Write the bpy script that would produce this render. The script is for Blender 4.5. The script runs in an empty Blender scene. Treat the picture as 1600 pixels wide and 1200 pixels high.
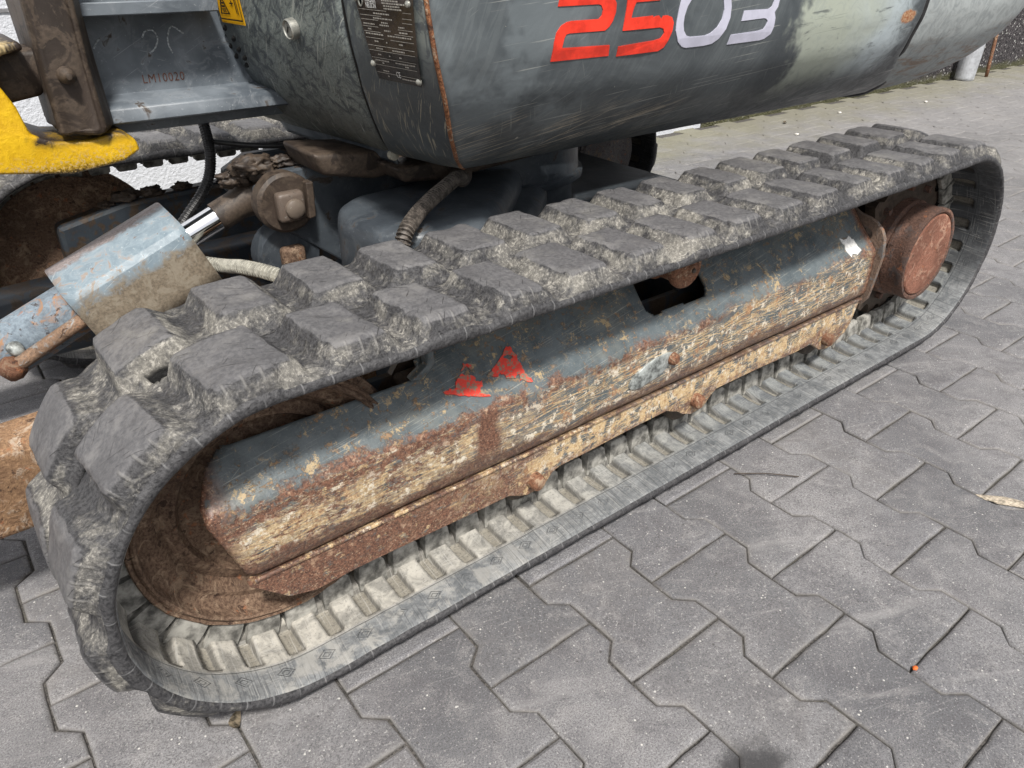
import bpy, bmesh, math, random
import numpy as np
from mathutils import Matrix, Vector
random.seed(7); rng = np.random.default_rng(7)
scene = bpy.context.scene

# ------------------------------------------------------------------ camera, sky, sun, exposure
cam_data = bpy.data.cameras.new('camera'); cam = bpy.data.objects.new('camera', cam_data)
scene.collection.objects.link(cam); scene.camera = cam
CAM = np.array([-0.35530966, -0.47543273, 0.77201389])
RC = np.array([[0.78711304, -0.61679497, 0.00412724], [-0.31131603, -0.40303965, -0.86060523], [0.53248042, 0.67610872, -0.50925592]])
FPX = 1160.13
cam.matrix_world = Matrix(((RC[0][0], -RC[1][0], -RC[2][0], CAM[0]), (RC[0][1], -RC[1][1], -RC[2][1], CAM[1]),
                           (RC[0][2], -RC[1][2], -RC[2][2], CAM[2]), (0, 0, 0, 1)))
cam_data.sensor_width = 36; cam_data.lens = FPX * 36 / 1600; cam_data.clip_start = 0.02; cam_data.clip_end = 200
SUN_EL, SUN_AZ = math.radians(56), math.radians(-114)      # sun stands behind the camera, to its left
sd = Vector((math.cos(SUN_AZ) * math.cos(SUN_EL), math.sin(SUN_AZ) * math.cos(SUN_EL), math.sin(SUN_EL)))
sun_data = bpy.data.lights.new('sun', 'SUN'); sun = bpy.data.objects.new('sun', sun_data)
scene.collection.objects.link(sun); sun_data.energy = 3.2; sun_data.angle = math.radians(6); sun_data.color = (1, .96, .9)
sun.rotation_euler = (-sd).to_track_quat('-Z', 'Y').to_euler()
world = bpy.data.worlds.new('World'); scene.world = world; world.use_nodes = True
wn = world.node_tree; bgn = wn.nodes['Background']
sky = wn.nodes.new('ShaderNodeTexSky'); sky.sky_type = 'NISHITA'; sky.sun_disc = False
sky.sun_elevation = SUN_EL; sky.sun_rotation = math.pi / 2 - SUN_AZ; sky.air_density = 1.0; sky.dust_density = 4; sky.ozone_density = 1
hs = wn.nodes.new('ShaderNodeHueSaturation'); hs.inputs['Saturation'].default_value = 0.35
wn.links.new(sky.outputs[0], hs.inputs['Color']); wn.links.new(hs.outputs[0], bgn.inputs['Color'])
bgn.inputs['Strength'].default_value = 0.092
vs = scene.view_settings; vs.view_transform = 'Standard'; vs.look = 'None'; vs.gamma = 1; vs.exposure = 0.42; vs.use_curve_mapping = False

cy = scene.cycles; cy.max_bounces = 5; cy.diffuse_bounces = 3; cy.glossy_bounces = 3; cy.transmission_bounces = 0; cy.volume_bounces = 0
# ------------------------------------------------------------------ shader helper
class M:
    def __init__(s, name):
        s.m = bpy.data.materials.new(name); s.m.use_nodes = True; s.t = s.m.node_tree
        s.b = s.t.nodes['Principled BSDF']; s.co = s.n('ShaderNodeTexCoord').outputs['Object']; s._b = None; s.hd = name in ('scraped_frame_paint', 'concrete_paver')
    def n(s, ty, **k):
        x = s.t.nodes.new(ty)
        for a, v in k.items(): setattr(x, a, v)
        return x
    def put(s, sock, v):
        if v is None: return
        if hasattr(v, 'links'): s.t.links.new(v, sock)
        elif isinstance(v, (tuple, list)) and len(v) == 3 and sock.type == 'RGBA': sock.default_value = (*v, 1)
        else: sock.default_value = v
    def ma(s, op, a, b=None, c=None, clamp=False):
        x = s.n('ShaderNodeMath', operation=op, use_clamp=clamp)
        for i, v in enumerate((a, b, c)): s.put(x.inputs[i], v) if v is not None else None
        return x.outputs[0]
    def mul(s, a, b): return s.ma('MULTIPLY', a, b)
    def add(s, a, b, clamp=False): return s.ma('ADD', a, b, clamp=clamp)
    def mx(s, f, a, b):
        x = s.n('ShaderNodeMix', data_type='RGBA'); s.put(x.inputs[0], f); s.put(x.inputs[6], a); s.put(x.inputs[7], b); return x.outputs[2]
    def vs(s, v, sc, rot=(0, 0, 0), loc=(0, 0, 0)):
        x = s.n('ShaderNodeMapping'); s.put(x.inputs[0], v); x.inputs['Scale'].default_value = sc
        x.inputs['Rotation'].default_value = rot; x.inputs['Location'].default_value = loc; return x.outputs[0]
    def no(s, sc, de=6, ro=.55, v=None, di=0, loc=None, st=None):
        v = s.co if v is None else v
        if st or loc: v = s.vs(v, st or (1, 1, 1), loc=loc or (0, 0, 0))
        x = s.n('ShaderNodeTexNoise'); s.put(x.inputs['Vector'], v); x.inputs['Scale'].default_value = sc
        x.inputs['Detail'].default_value = min(de, (7 if s.hd else 4.5) if sc < 100 else (4 if s.hd else 2.5)) if sc != 1 else min(de, 6 if s.hd else 4); x.inputs['Roughness'].default_value = ro; x.inputs['Distortion'].default_value = di
        return x.outputs['Fac']
    def st(s, f, a, b, lo=0., hi=1.):
        x = s.n('ShaderNodeMapRange', interpolation_type='SMOOTHSTEP' if abs(b - a) > .02 else 'LINEAR')
        s.put(x.inputs[0], f); x.inputs[1].default_value = a; x.inputs[2].default_value = b; x.inputs[3].default_value = lo; x.inputs[4].default_value = hi
        return x.outputs[0]
    def xyz(s, v=None):
        x = s.n('ShaderNodeSeparateXYZ'); s.put(x.inputs[0], s.co if v is None else v); return x.outputs
    def uv(s): return s.n('ShaderNodeTexCoord').outputs['UV']
    def at(s, name): return s.n('ShaderNodeAttribute', attribute_name=name).outputs['Fac']
    def scr(s, v, st, rot, sc=1., w=.012, cov=.5, loc=(0, 0, 0)):     # thin scratch lines: level lines of a stretched noise
        vv = s.vs(s.vs(v, (1, 1, 1), rot=rot, loc=loc), st)
        a = s.no(sc, 2, .5, vv, .3); d = s.ma('ABSOLUTE', s.ma('SUBTRACT', a, .5))
        line = s.ma('SUBTRACT', 1, s.st(d, 0, w)); return s.mul(line, s.st(s.no(9, 4, .6, v, loc=(loc[0] + 3, 1, loc[2])), 1 - cov - .04, 1 - cov + .04))
    def sk(s, v, along, across, rot=0., thr=.64, loc=(0, 0, 0), ax='z', de=2):   # short straight scratches
        r = {'z': (0, 0, rot), 'y': (0, rot, 0), 'x': (rot, 0, 0)}[ax]; sc = {'z': (along, across, 1), 'y': (along, 8, across), 'x': (8, along, across)}[ax]
        return s.st(s.no(1, de, .5, s.vs(s.vs(v, (1, 1, 1), rot=r, loc=loc), sc)), thr, thr + .018)
    def bump(s, h, st=.3, d=.002):
        x = s.n('ShaderNodeBump'); x.inputs['Strength'].default_value = st; x.inputs['Distance'].default_value = d
        s.put(x.inputs['Height'], h)
        if s._b is not None: s.t.links.new(s._b, x.inputs['Normal'])
        s._b = x.outputs[0]; s.t.links.new(s._b, s.b.inputs['Normal'])
    def out(s, col, rough=.6, metal=0., spec=.5):
        s.put(s.b.inputs['Base Color'], col); s.put(s.b.inputs['Roughness'], rough); s.put(s.b.inputs['Metallic'], metal)
        s.b.inputs['Specular IOR Level'].default_value = spec; return s.m

def m_flat(name, c, rough=.6, metal=0, var=.15, sc=60, bump=.1):
    g = M(name); n = g.no(sc, 8, .65); c2 = tuple(min(1, x * (1 + var * 2)) for x in c); c1 = tuple(x * (1 - var * 2) for x in c)
    g.bump(n, bump, .001); return g.out(g.mx(g.st(n, .3, .7), c1, c2), rough, metal)

def m_paver():
    g = M('concrete_paver'); pos = g.n('ShaderNodeNewGeometry').outputs['Position']; rnd = g.n('ShaderNodeObjectInfo').outputs['Random']
    base = g.mx(rnd, (.128, .130, .138), (.215, .214, .224))
    big = g.no(2.6, 8, .62, pos, .4); base = g.mx(g.st(big, .38, .68), base, (.285, .280, .285))
    mid = g.no(16, 10, .74, pos, .8); base = g.mx(g.mul(g.st(mid, .42, .68), .6), base, (.125, .12, .128))
    dustp = g.no(24, 10, .78, pos, .5, loc=(5, 2, 0)); base = g.mx(g.mul(g.st(dustp, .50, .64), .45), base, (.35, .34, .335))
    fine = g.no(520, 5, .8, pos); base = g.mx(g.st(fine, .38, .56), g.mx(.75, base, (.055, .052, .056)), base)
    grit = g.no(330, 3, .7, pos, loc=(4, 1, 0)); base = g.mx(g.mul(g.st(grit, .60, .66), .55), base, (.55, .535, .52))
    v = g.n('ShaderNodeTexVoronoi'); g.put(v.inputs['Vector'], pos); v.inputs['Scale'].default_value = 100
    spot = g.mul(g.ma('SUBTRACT', 1, g.st(v.outputs['Distance'], .09, .16)), g.st(g.no(40, 2, .5, pos), .56, .62))
    base = g.mx(g.mul(spot, .8), base, (.72, .70, .66))
    v2 = g.n('ShaderNodeTexVoronoi'); g.put(v2.inputs['Vector'], pos); v2.inputs['Scale'].default_value = 70
    hole = g.mul(g.ma('SUBTRACT', 1, g.st(v2.outputs['Distance'], .08, .16)), g.st(g.no(33, 2, .5, pos, loc=(9, 0, 0)), .55, .62)); base = g.mx(g.mul(hole, .7), base, (.06, .055, .055))
    streak = g.no(6, 8, .65, g.vs(g.vs(pos, (1, 1, 1), rot=(0, 0, .45)), (.5, 3.6, 1)), .5)
    base = g.mx(g.mul(g.st(streak, .54, .72), .4), base, (.38, .37, .365))
    s1 = g.add(g.sk(pos, 9, 260, .3, .66), g.sk(pos, 12, 300, -.7, .68, (2, 0, 0)), True); base = g.mx(g.mul(s1, .16), base, (.45, .44, .43))
    x = g.xyz(pos)
    # dust lying in the worn chamfers
    ch = g.ma('SUBTRACT', 1, g.st(x[2], -.0032, -.0006)); base = g.mx(g.mul(g.mul(ch, g.st(mid, .35, .6)), .6), base, (.285, .27, .25)); ch2 = g.ma('SUBTRACT', 1, g.st(x[2], -.006, -.003)); base = g.mx(g.mul(ch2, .7), base, (.060, .055, .052))
    # oily stain on the ground near the camera
    dx = g.ma('SUBTRACT', x[0], .135); dy = g.ma('SUBTRACT', x[1], -.265); r = g.ma('SQRT', g.add(g.mul(dx, dx), g.mul(g.mul(dy, dy), 3)))
    st = g.ma('SUBTRACT', 1, g.st(g.add(r, g.mul(g.ma('SUBTRACT', g.no(30, 5, .6, pos), .5), .08)), .035, .075)); base = g.mx(g.mul(st, .85), base, (.03, .03, .032))
    # moss towards the wall
    mo = g.mul(g.st(g.add(x[1], g.mul(g.ma('SUBTRACT', g.no(5, 6, .6, pos), .5), .9)), 1.35, 1.95), .6); base = g.mx(mo, base, (.17, .16, .07))
    far = g.mul(g.st(x[0], 1.5, 3.5), .25); base = g.mx(far, base, (.30, .285, .265))
    g.bump(mid, .45, .004); g.bump(fine, .6, .0016); g.bump(hole, -.6, .002); return g.out(base, g.st(fine, .3, .7, .7, .95))
def m_joint():
    g = M('joint_sand'); pos = g.n('ShaderNodeNewGeometry').outputs['Position']; n = g.no(300, 6, .8, pos); b = g.no(12, 5, .6, pos)
    c = g.mx(g.st(n, .35, .65), (.030, .028, .026), (.13, .12, .11)); c = g.mx(g.mul(g.st(b, .50, .65), .35), c, (.11, .105, .08)); g.bump(n, .8, .003); return g.out(c, .95)

def m_rubber():
    g = M('worn_track_rubber'); u = g.uv(); ux = g.xyz(u); d = g.at('dust'); top = g.at('worn_top')
    n1 = g.no(38, 12, .76, di=.7); n2 = g.no(230, 8, .78); n3 = g.no(16, 6, .6); n5 = g.no(11, 5, .7, loc=(4, 4, 1))
    n4 = g.no(1, 10, .78, g.vs(g.co, (45, 75, 45)), .9)
    base = g.mx(g.st(n2, .3, .65), (.026, .026, .028), (.075, .074, .077))
    v = g.add(g.add(g.add(d, g.mul(g.ma('SUBTRACT', n1, .5), 1.5)), g.mul(g.ma('SUBTRACT', n4, .5), 1.4)), g.mul(g.ma('SUBTRACT', n5, .5), 2.2)); dm = g.mul(g.st(v, .30, 1.05), g.st(n2, .26, .56, .5, 1))
    dustc = g.mx(g.st(g.no(7, 4, .6), .4, .6), (.165, .158, .145), (.25, .238, .21)); dustc = g.mx(g.st(n2, .50, .70), dustc, (.40, .38, .34))
    chalk = g.mul(g.mul(g.st(g.no(95, 4, .8, di=.8), .57, .61), g.st(d, .25, .5)), g.st(n5, .45, .6))
    topc = g.mx(g.st(g.no(190, 8, .75), .3, .7), (.092, .091, .095), (.150, .147, .150)); topc = g.mx(g.mul(g.st(g.no(22, 8, .7), .5, .65), .45), topc, (.235, .228, .222))
    topc = g.mx(g.mul(g.st(n3, .50, .68), .45), topc, (.082, .080, .083)); topc = g.mx(g.mul(g.st(n5, .55, .68), .5), topc, (.22, .213, .198))
    c = g.mx(dm, base, dustc); c = g.mx(g.mul(chalk, .6), c, (.50, .475, .42))
    tm = g.st(g.add(top, g.mul(g.ma('SUBTRACT', n1, .5), 1.1)), .40, .72); c = g.mx(tm, c, topc)
    sc = g.add(g.sk(g.uv(), 22, 420, .5, .67), g.sk(g.uv(), 22, 420, -.9, .685, (3, 0, 0)), True); c = g.mx(g.mul(g.mul(sc, tm), .75), c, (.035, .034, .034))
    # moulded grip lines on the shoulder beside every lug
    per = g.ma('FRACT', g.mul(ux[0], 1 / PITCH)); band = g.mul(g.st(ux[1], .003, .006), g.ma('SUBTRACT', 1, g.st(ux[1], .012, .017)))
    band = g.mul(band, g.at('grip')); ln = g.ma('PINGPONG', g.mul(ux[0], 130), 1); rib = g.mul(g.st(ln, .74, .95), band)
    c = g.mx(g.mul(rib, .28), c, (.32, .31, .29))
    edge = g.ma('PINGPONG', g.mul(ux[0], 65), 1); el = g.mul(g.mul(g.st(edge, .92, .99), g.ma('SUBTRACT', 1, g.st(ux[1], .0005, .0015))), g.st(n3, .38, .5)); c = g.mx(g.mul(el, .4), c, (.3, .3, .3))
    hl = g.at('hole'); c = g.mx(g.st(hl, .2, .6), c, (.004, .004, .004))  # black put into the torn holes to deepen their shade
    g.bump(rib, .5, .0015); g.bump(g.mul(g.add(n1, n4), g.ma('SUBTRACT', 1, g.mul(top, .85))), .8, .0028); g.bump(g.no(150, 8, .75, di=.4), .6, .0010); g.bump(g.ma('SUBTRACT', 1, g.mul(sc, top)), .6, .002)
    return g.out(c, g.st(dm, 0, 1, .58, .9), 0, .35)
def m_rubber_in():
    g = M('dusty_inner_rubber'); u = g.uv(); ux = g.xyz(u); x = g.xyz()
    n1 = g.no(40, 8, .7, di=.6); n2 = g.no(260, 6, .75); n3 = g.no(9, 6, .6)
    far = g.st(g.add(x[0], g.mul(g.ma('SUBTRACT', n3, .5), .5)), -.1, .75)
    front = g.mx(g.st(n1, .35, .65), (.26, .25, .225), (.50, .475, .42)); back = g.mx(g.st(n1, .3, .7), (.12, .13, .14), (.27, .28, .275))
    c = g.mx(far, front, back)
    band = g.ma('SUBTRACT', 1, g.st(ux[1], .040, .048)); bc = g.mx(g.st(n1, .35, .65), (.12, .128, .135), (.24, .25, .255))
    bc = g.mx(g.mul(g.st(n3, .45, .65), .45), bc, (.30, .305, .30)); c = g.mx(band, c, bc)
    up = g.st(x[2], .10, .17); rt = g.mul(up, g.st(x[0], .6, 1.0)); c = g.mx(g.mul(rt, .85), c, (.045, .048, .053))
    pit = g.at('pit'); pw = g.st(pit, .75, 1); c = g.mx(g.mul(g.mul(g.st(pit, .02, .5), g.ma('SUBTRACT', 1, pw)), .75), c, (.09, .085, .075)); c = g.mx(g.mul(pw, .85), c, g.mx(g.st(n2, .3, .7), (.20, .185, .155), (.27, .25, .205)))
    c = g.mx(g.st(n2, .25, .5), g.mx(.5, c, (.05, .05, .05)), c)
    # long scuffs across the belt
    s1 = g.sk(u, 14, 420, 1.5, .60); s2 = g.sk(u, 14, 500, .08, .63, (1, 0, 0)); s3 = g.sk(u, 18, 380, .8, .70, (2, 0, 0)); sc = g.mul(g.add(g.add(s1, s2, True), s3, True), g.st(n3, .4, .6, .3, 1))
    c = g.mx(g.mul(sc, .35), c, (.52, .51, .48)); s6 = g.mul(g.sk(u, 8, 360, 1.45, .58, (7, 0, 0), de=3), band); c = g.mx(g.mul(s6, .55), c, (.07, .075, .08)); c = g.mx(g.mul(g.mul(band, g.st(g.no(70, 5, .8), .5, .6)), .5), c, (.12, .128, .135)); fr = g.mul(g.ma('SUBTRACT', 1, g.st(g.add(x[0], g.mul(g.ma('SUBTRACT', n1, .5), .4)), -.05, .35)), g.st(g.no(26, 6, .75, di=.4), .45, .60)); c = g.mx(g.mul(g.mul(fr, band), .6), c, (.42, .41, .38))
    # moulded diamonds and edge line
    fu = g.ma('ABSOLUTE', g.ma('SUBTRACT', g.ma('FRACT', g.mul(ux[0], 2 / PITCH)), .5)); du = g.mul(fu, PITCH / 2); dv = g.ma('ABSOLUTE', g.ma('SUBTRACT', ux[1], .027))
    dd = g.add(g.mul(du, .75), dv); dia = g.add(g.mul(g.st(dd, .0065, .0075), g.ma('SUBTRACT', 1, g.st(dd, .0082, .0092))), g.mul(g.st(dd, .0028, .0034), g.ma('SUBTRACT', 1, g.st(dd, .0042, .005))))
    dia = g.mul(dia, g.st(g.no(18, 3, .5), .38, .5)); line = g.mul(g.st(ux[1], .0425, .0433), g.ma('SUBTRACT', 1, g.st(ux[1], .0437, .0446)))
    c = g.mx(g.mul(g.add(dia, line, True), .55), c, (.07, .075, .08))
    g.bump(g.add(dia, g.mul(line, -1)), .7, .0012); g.bump(n1, .45, .002); g.bump(sc, .4, .0006); return g.out(c, .82, 0, .3)

def rust_layers(g, fine, n):
    r = g.mx(g.st(fine, .35, .65), (.075, .036, .026), (.255, .125, .078)); r = g.mx(g.st(n, .55, .66), r, (.40, .26, .17)); return g.mx(g.st(g.no(420, 4, .7, loc=(1, 2, 0)), .60, .66), r, (.48, .34, .24))
def m_frame():
    g = M('scraped_frame_paint'); ux = g.xyz(g.uv()); X = ux[0]; V = ux[1]     # V: metres along the section, 0 at the bend, down positive
    w = g.mul(g.ma('SUBTRACT', g.no(7, 5, .6), .5), .06); w2 = g.mul(g.ma('SUBTRACT', g.no(45, 6, .8, di=.2), .5), .05); Vn = g.add(V, g.add(w, w2))
    fine = g.no(300, 8, .75); mid = g.no(60, 10, .76, di=.15); big = g.no(10, 8, .65, di=.3)
    blue = g.mx(g.st(g.no(25, 6, .6), .3, .7), (.072, .090, .098), (.135, .160, .170)); blue = g.mx(g.mul(g.st(fine, .55, .72), .5), blue, (.28, .30, .30)); blue = g.mx(g.mul(g.st(big, .5, .66), .45), blue, (.21, .215, .19))
    rust = rust_layers(g, fine, mid)
    cream = g.mx(g.st(fine, .3, .7), (.50, .325, .15), (.74, .59, .37)); cream = g.mx(g.st(mid, .52, .60), cream, (.74, .68, .56)); cream = g.mx(g.mul(g.st(g.no(120, 6, .8, loc=(1, 8, 1)), .54, .60), .8), cream, (.36, .20, .11))
    front_ = g.ma('SUBTRACT', 1, g.st(X, .0, .3))
    # long sliding scratches
    uv3 = g.uv(); s1 = g.sk(uv3, 9, 420, .12, .565, de=4); s2 = g.sk(uv3, 12, 360, -.14, .59, (2, 0, 0), de=4); s3 = g.add(g.add(g.sk(uv3, 11, 620, .55, .675, de=3), g.sk(uv3, 16, 620, -.45, .69, (3, 0, 0), de=3), True), g.add(g.sk(uv3, 9, 700, .15, .62, (5, 0, 0), de=4), g.sk(uv3, 26, 500, 1.2, .70, (8, 0, 0), de=3), True), True); s3 = g.mul(s3, g.st(g.no(30, 6, .7, loc=(3, 3, 3)), .40, .62, .15, 1))
    sl = g.add(s1, s2, True)
    speck = g.mul(g.st(g.no(70, 10, .84, di=.1), .56, .59), g.st(big, .36, .52))
    # upper slanted face: blue with rust chips
    c = g.mx(speck, blue, g.mx(.45, rust, (.42, .30, .16))); c = g.mx(g.mul(s3, .62), c, g.mx(g.no(60, 2, .5), (.30, .33, .33), (.58, .54, .44))); yel = g.st(g.no(38, 10, .84, di=.15, loc=(2, 7, 1)), .56, .60); c = g.mx(g.mul(g.mul(yel, g.st(big, .36, .50)), .85), c, g.mx(fine, (.38, .24, .10), (.62, .50, .30)))
    # vertical face: yellow primer and scratches
    face = g.st(Vn, -.003, .010); c = g.mx(g.mul(face, g.add(g.mul(sl, .95), g.st(mid, .55, .58), True)), c, cream)
    streak = g.no(1, 8, .80, g.vs(uv3, (22, 95, 1), rot=(0, 0, .1)), .15); cov = g.st(g.add(big, g.mul(front_, .15)), .40, .60, .25, 1); c = g.mx(g.mul(g.mul(face, cov), g.mul(g.st(streak, .52, .57), .9)), c, cream); oc = g.st(g.no(34, 8, .84, loc=(9, 1, 2)), .55, .60); c = g.mx(g.mul(g.mul(face, oc), .8), c, g.mx(g.st(fine, .3, .7), (.28, .12, .06), (.55, .32, .16)))
    # rust: band on the bend, everywhere near the front, fading towards the back
    front = g.ma('SUBTRACT', 1, g.st(g.add(X, g.mul(g.ma('SUBTRACT', big, .5), .35)), -.02, .26))
    bend = g.mul(g.st(Vn, -.008, .0), g.ma('SUBTRACT', 1, g.st(Vn, .004, .018))); bend = g.mul(bend, g.st(g.add(g.no(6, 5, .65, loc=(7, 7, 0)), g.mul(front_, .25)), .42, .56))
    rs = g.add(g.mul(bend, g.st(g.no(28, 8, .75, di=.6), .44, .52)), g.mul(g.mul(front, face), g.st(mid, .42, .49)), True)
    creamkeep = g.mul(g.st(g.no(1, 8, .82, g.vs(uv3, (22, 80, 1)), .1), .53, .57), .85); ck2 = g.mul(g.mul(g.st(Vn, .020, .034), g.ma('SUBTRACT', 1, g.st(Vn, .066, .082))), g.st(g.no(1, 8, .82, g.vs(uv3, (22, 50, 1), loc=(3, 1, 0)), .15), .42, .52)); keep = g.add(creamkeep, g.mul(ck2, g.st(mid, .40, .50)), True); rs = g.mul(rs, g.ma('SUBTRACT', 1, g.mul(face, keep))); c = g.mx(g.mul(g.mul(front, ck2), .6), c, cream)
    c = g.mx(rs, c, rust)
    # lower flange (V>.10): creamy, rust at front and in the weld groove
    low = g.st(V, .100, .106); groove = g.mul(g.st(Vn, .070, .082), g.ma('SUBTRACT', 1, g.st(Vn, .098, .112)))
    c = g.mx(g.mul(groove, .8), c, g.mx(.5, rust, (.06, .04, .03))); c = g.mx(g.mul(g.mul(low, front), g.st(mid, .35, .47)), c, rust)
    c = g.mx(g.mul(g.mul(low, g.ma('SUBTRACT', 1, front)), g.st(g.no(30, 8, .7, di=1), .46, .52)), c, cream)
    botr = g.mul(g.st(Vn, .128, .150), g.st(mid, .42, .5)); c = g.mx(g.mul(botr, .8), c, rust)
    wl = g.mul(g.mul(g.st(V, .0945, .0955), g.ma('SUBTRACT', 1, g.st(V, .0965, .0975))), g.mul(g.st(g.no(26, 7, .85, loc=(3, 2, 2)), .50, .56), g.ma('SUBTRACT', 1, g.st(X, .25, .5)))); c = g.mx(g.mul(wl, .85), c, cream); endr = g.mul(g.add(g.ma('SUBTRACT', 1, g.st(X, -.238, -.205)), g.mul(g.st(X, 1.02, 1.04), 1), True), g.st(mid, .38, .46)); c = g.mx(endr, c, rust)
    patch = g.mul(g.ma('SUBTRACT', 1, g.st(g.ma('ABSOLUTE', g.ma('SUBTRACT', g.add(X, w), .118)), .012, .022)), g.mul(face, g.ma('SUBTRACT', 1, g.st(V, .06, .075)))); c = g.mx(patch, c, rust)
    allr = g.add(g.add(rs, speck, True), g.mul(face, .4), True)
    g.bump(g.ma('SUBTRACT', 1, g.add(rs, speck, True)), .6, .0012); g.bump(mid, .35, .0015); g.bump(fine, .4, .0007); return g.out(c, g.st(allr, 0, 1, .30, .62), 0, .5)
def m_rust(name, c1, c2, c3, sc=1., grey=0.):   # c1 dark, c2 light, c3 patches
    g = M(name); f = g.no(260 * sc, 8, .75); m = g.no(45 * sc, 10, .72, di=1); b = g.no(9, 6, .6)
    c = g.mx(g.st(f, .3, .7), c1, c2); c = g.mx(g.st(m, .52, .64), c, c3); c = g.mx(g.mul(g.st(b, .4, .6), .5 + grey), c, tuple(x * .5 for x in c1))
    hole = g.st(g.no(75, 4, .7, di=.5), .60, .64); c = g.mx(g.mul(hole, .8), c, (.035, .018, .012)); ored = g.st(g.no(60, 4, .75, loc=(5, 5, 5)), .62, .66); c = g.mx(g.mul(ored, .55), c, (.33, .12, .05))
    g.bump(m, .8, .004); g.bump(f, .8, .0015); return g.out(c, .8, 0, .4)
def m_body(name, kind):
    g = M(name); x = g.xyz(); f = g.no(320, 6, .7); m = g.no(38, 10, .72, di=1.2); b = g.no(5.5, 6, .6, di=.4)
    base = g.mx(g.st(b, .36, .66), (.060, .071, .079), (.110, .126, .135))
    if kind == 'side':
        pale_mask = g.mul(g.st(g.add(x[0], g.mul(g.ma('SUBTRACT', g.no(9, 8, .65), .5), .22)), .765, .80), g.st(g.add(x[2], g.mul(g.ma('SUBTRACT', g.no(7, 6, .6, loc=(3, 0, 0)), .5), .09)), .545, .60))  # pale patch on the upper rear panel, greenish turning bluish
        pale_mask = g.mul(pale_mask, g.st(g.no(1, 8, .7, g.vs(g.co, (14, 14, 40)), .4), .30, .42, .25, 1))
        rightd = g.ma('SUBTRACT', 1, g.st(g.add(x[0], g.mul(g.ma('SUBTRACT', m, .5), .1)), 1.06, 1.15)); pale_mask = g.mul(pale_mask, rightd)
        pale = g.mx(g.st(g.add(x[0], g.mul(g.ma('SUBTRACT', b, .5), .3)), .88, 1.08), (.46, .50, .42), (.50, .57, .60)); pale = g.mx(g.mul(g.st(m, .5, .62), .3), pale, (.30, .34, .33)); base = g.mx(g.mul(pale_mask, .9), base, pale)
        wip = g.mul(g.ma('SUBTRACT', 1, g.st(x[0], .30, .38)), g.st(g.no(9, 5, .6, loc=(1, 5, 2)), .45, .58)); base = g.mx(g.mul(wip, .55), base, (.20, .23, .245))
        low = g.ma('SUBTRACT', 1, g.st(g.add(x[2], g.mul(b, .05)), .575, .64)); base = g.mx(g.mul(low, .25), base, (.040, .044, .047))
        s1 = g.add(g.sk(g.co, 7, 620, .20, .60, ax='y', de=4), g.sk(g.co, 9, 560, .42, .63, (4, 0, 2), 'y', 4), True); s1 = g.mul(s1, g.mul(low, g.ma('SUBTRACT', 1, g.st(x[0], .42, .7))))
        s2 = g.add(g.sk(g.co, 14, 420, .5, .665, ax='y'), g.sk(g.co, 16, 420, -1.1, .675, (3, 0, 0), 'y'), True); s3 = g.sk(g.co, 5, 330, .08, .675, (6, 0, 1), 'y'); s4 = g.add(g.sk(g.co, 9, 160, 1.2, .54, (1, 0, 7), 'y', 5), g.sk(g.co, 9, 200, 1.0, .56, (4, 0, 7), 'y', 5), True)
        base = g.mx(g.mul(g.mul(s4, g.st(b, .42, .58)), .09), base, (.3, .33, .33)); base = g.mx(g.mul(g.mul(s2, g.st(g.no(8, 5, .6, loc=(2, 9, 0)), .50, .62)), .25), base, (.4, .42, .4)); base = g.mx(g.mul(s3, .45), base, g.mx(pale_mask, (.5, .5, .46), (.12, .14, .13))); base = g.mx(g.mul(g.mul(s1, g.st(g.no(14, 5, .65, loc=(6, 6, 0)), .40, .60, .2, 1)), .8), base, (.50, .43, .33))
        chip = g.st(g.no(24, 8, .7, di=1, loc=(7, 0, 1)), .70, .715); base = g.mx(g.mul(chip, .7), base, (.5, .48, .42))
        dx = g.ma('SUBTRACT', x[0], 1.105); dz = g.ma('SUBTRACT', x[2], .665); r = g.ma('SQRT', g.add(g.mul(dx, dx), g.mul(g.mul(dz, dz), 5))); rr = g.ma('SUBTRACT', 1, g.st(g.add(r, g.mul(g.ma('SUBTRACT', m, .5), .03)), .022, .028)); base = g.mx(rr, base, g.mx(g.st(f, .4, .6), (.35, .12, .04), (.55, .36, .22)))
        pale_part = g.mul(pale_mask, .25); rough = g.st(m, .3, .7, .30, .50)
    elif kind == 'door':
        pal = g.mx(g.st(f, .35, .65), (.17, .20, .195), (.29, .32, .295)); m2 = g.no(1, 10, .80, g.vs(g.co, (40, 42, 34), rot=(.6, 0, 0)), .7)
        fz = g.mul(g.st(x[2], .53, .60), g.ma('SUBTRACT', 1, g.st(x[1], .69, .73))); base = g.mx(g.mul(g.st(m2, .40, .54), g.st(fz, 0, 1, .25, .85)), base, pal)
        low = g.ma('SUBTRACT', 1, g.st(x[2], .53, .58)); base = g.mx(g.mul(low, .55), base, (.16, .16, .135))
        s2 = g.add(g.sk(g.co, 26, 300, .7, .60, ax='x', de=5), g.sk(g.co, 30, 300, .3, .62, (3, 0, 0), 'x', 5), True); base = g.mx(g.mul(s2, .6), base, (.05, .06, .065)); s5 = g.sk(g.co, 16, 380, .9, .665, (7, 0, 0), 'x'); base = g.mx(g.mul(s5, .6), base, (.45, .47, .43)); rough = g.st(m, .3, .7, .40, .7)
    elif kind == 'front':
        pal = (.30, .33, .30); up = g.st(x[2], .63, .70); base = g.mx(g.mul(g.mul(g.st(m, .46, .56), up), .6), base, pal)
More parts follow.
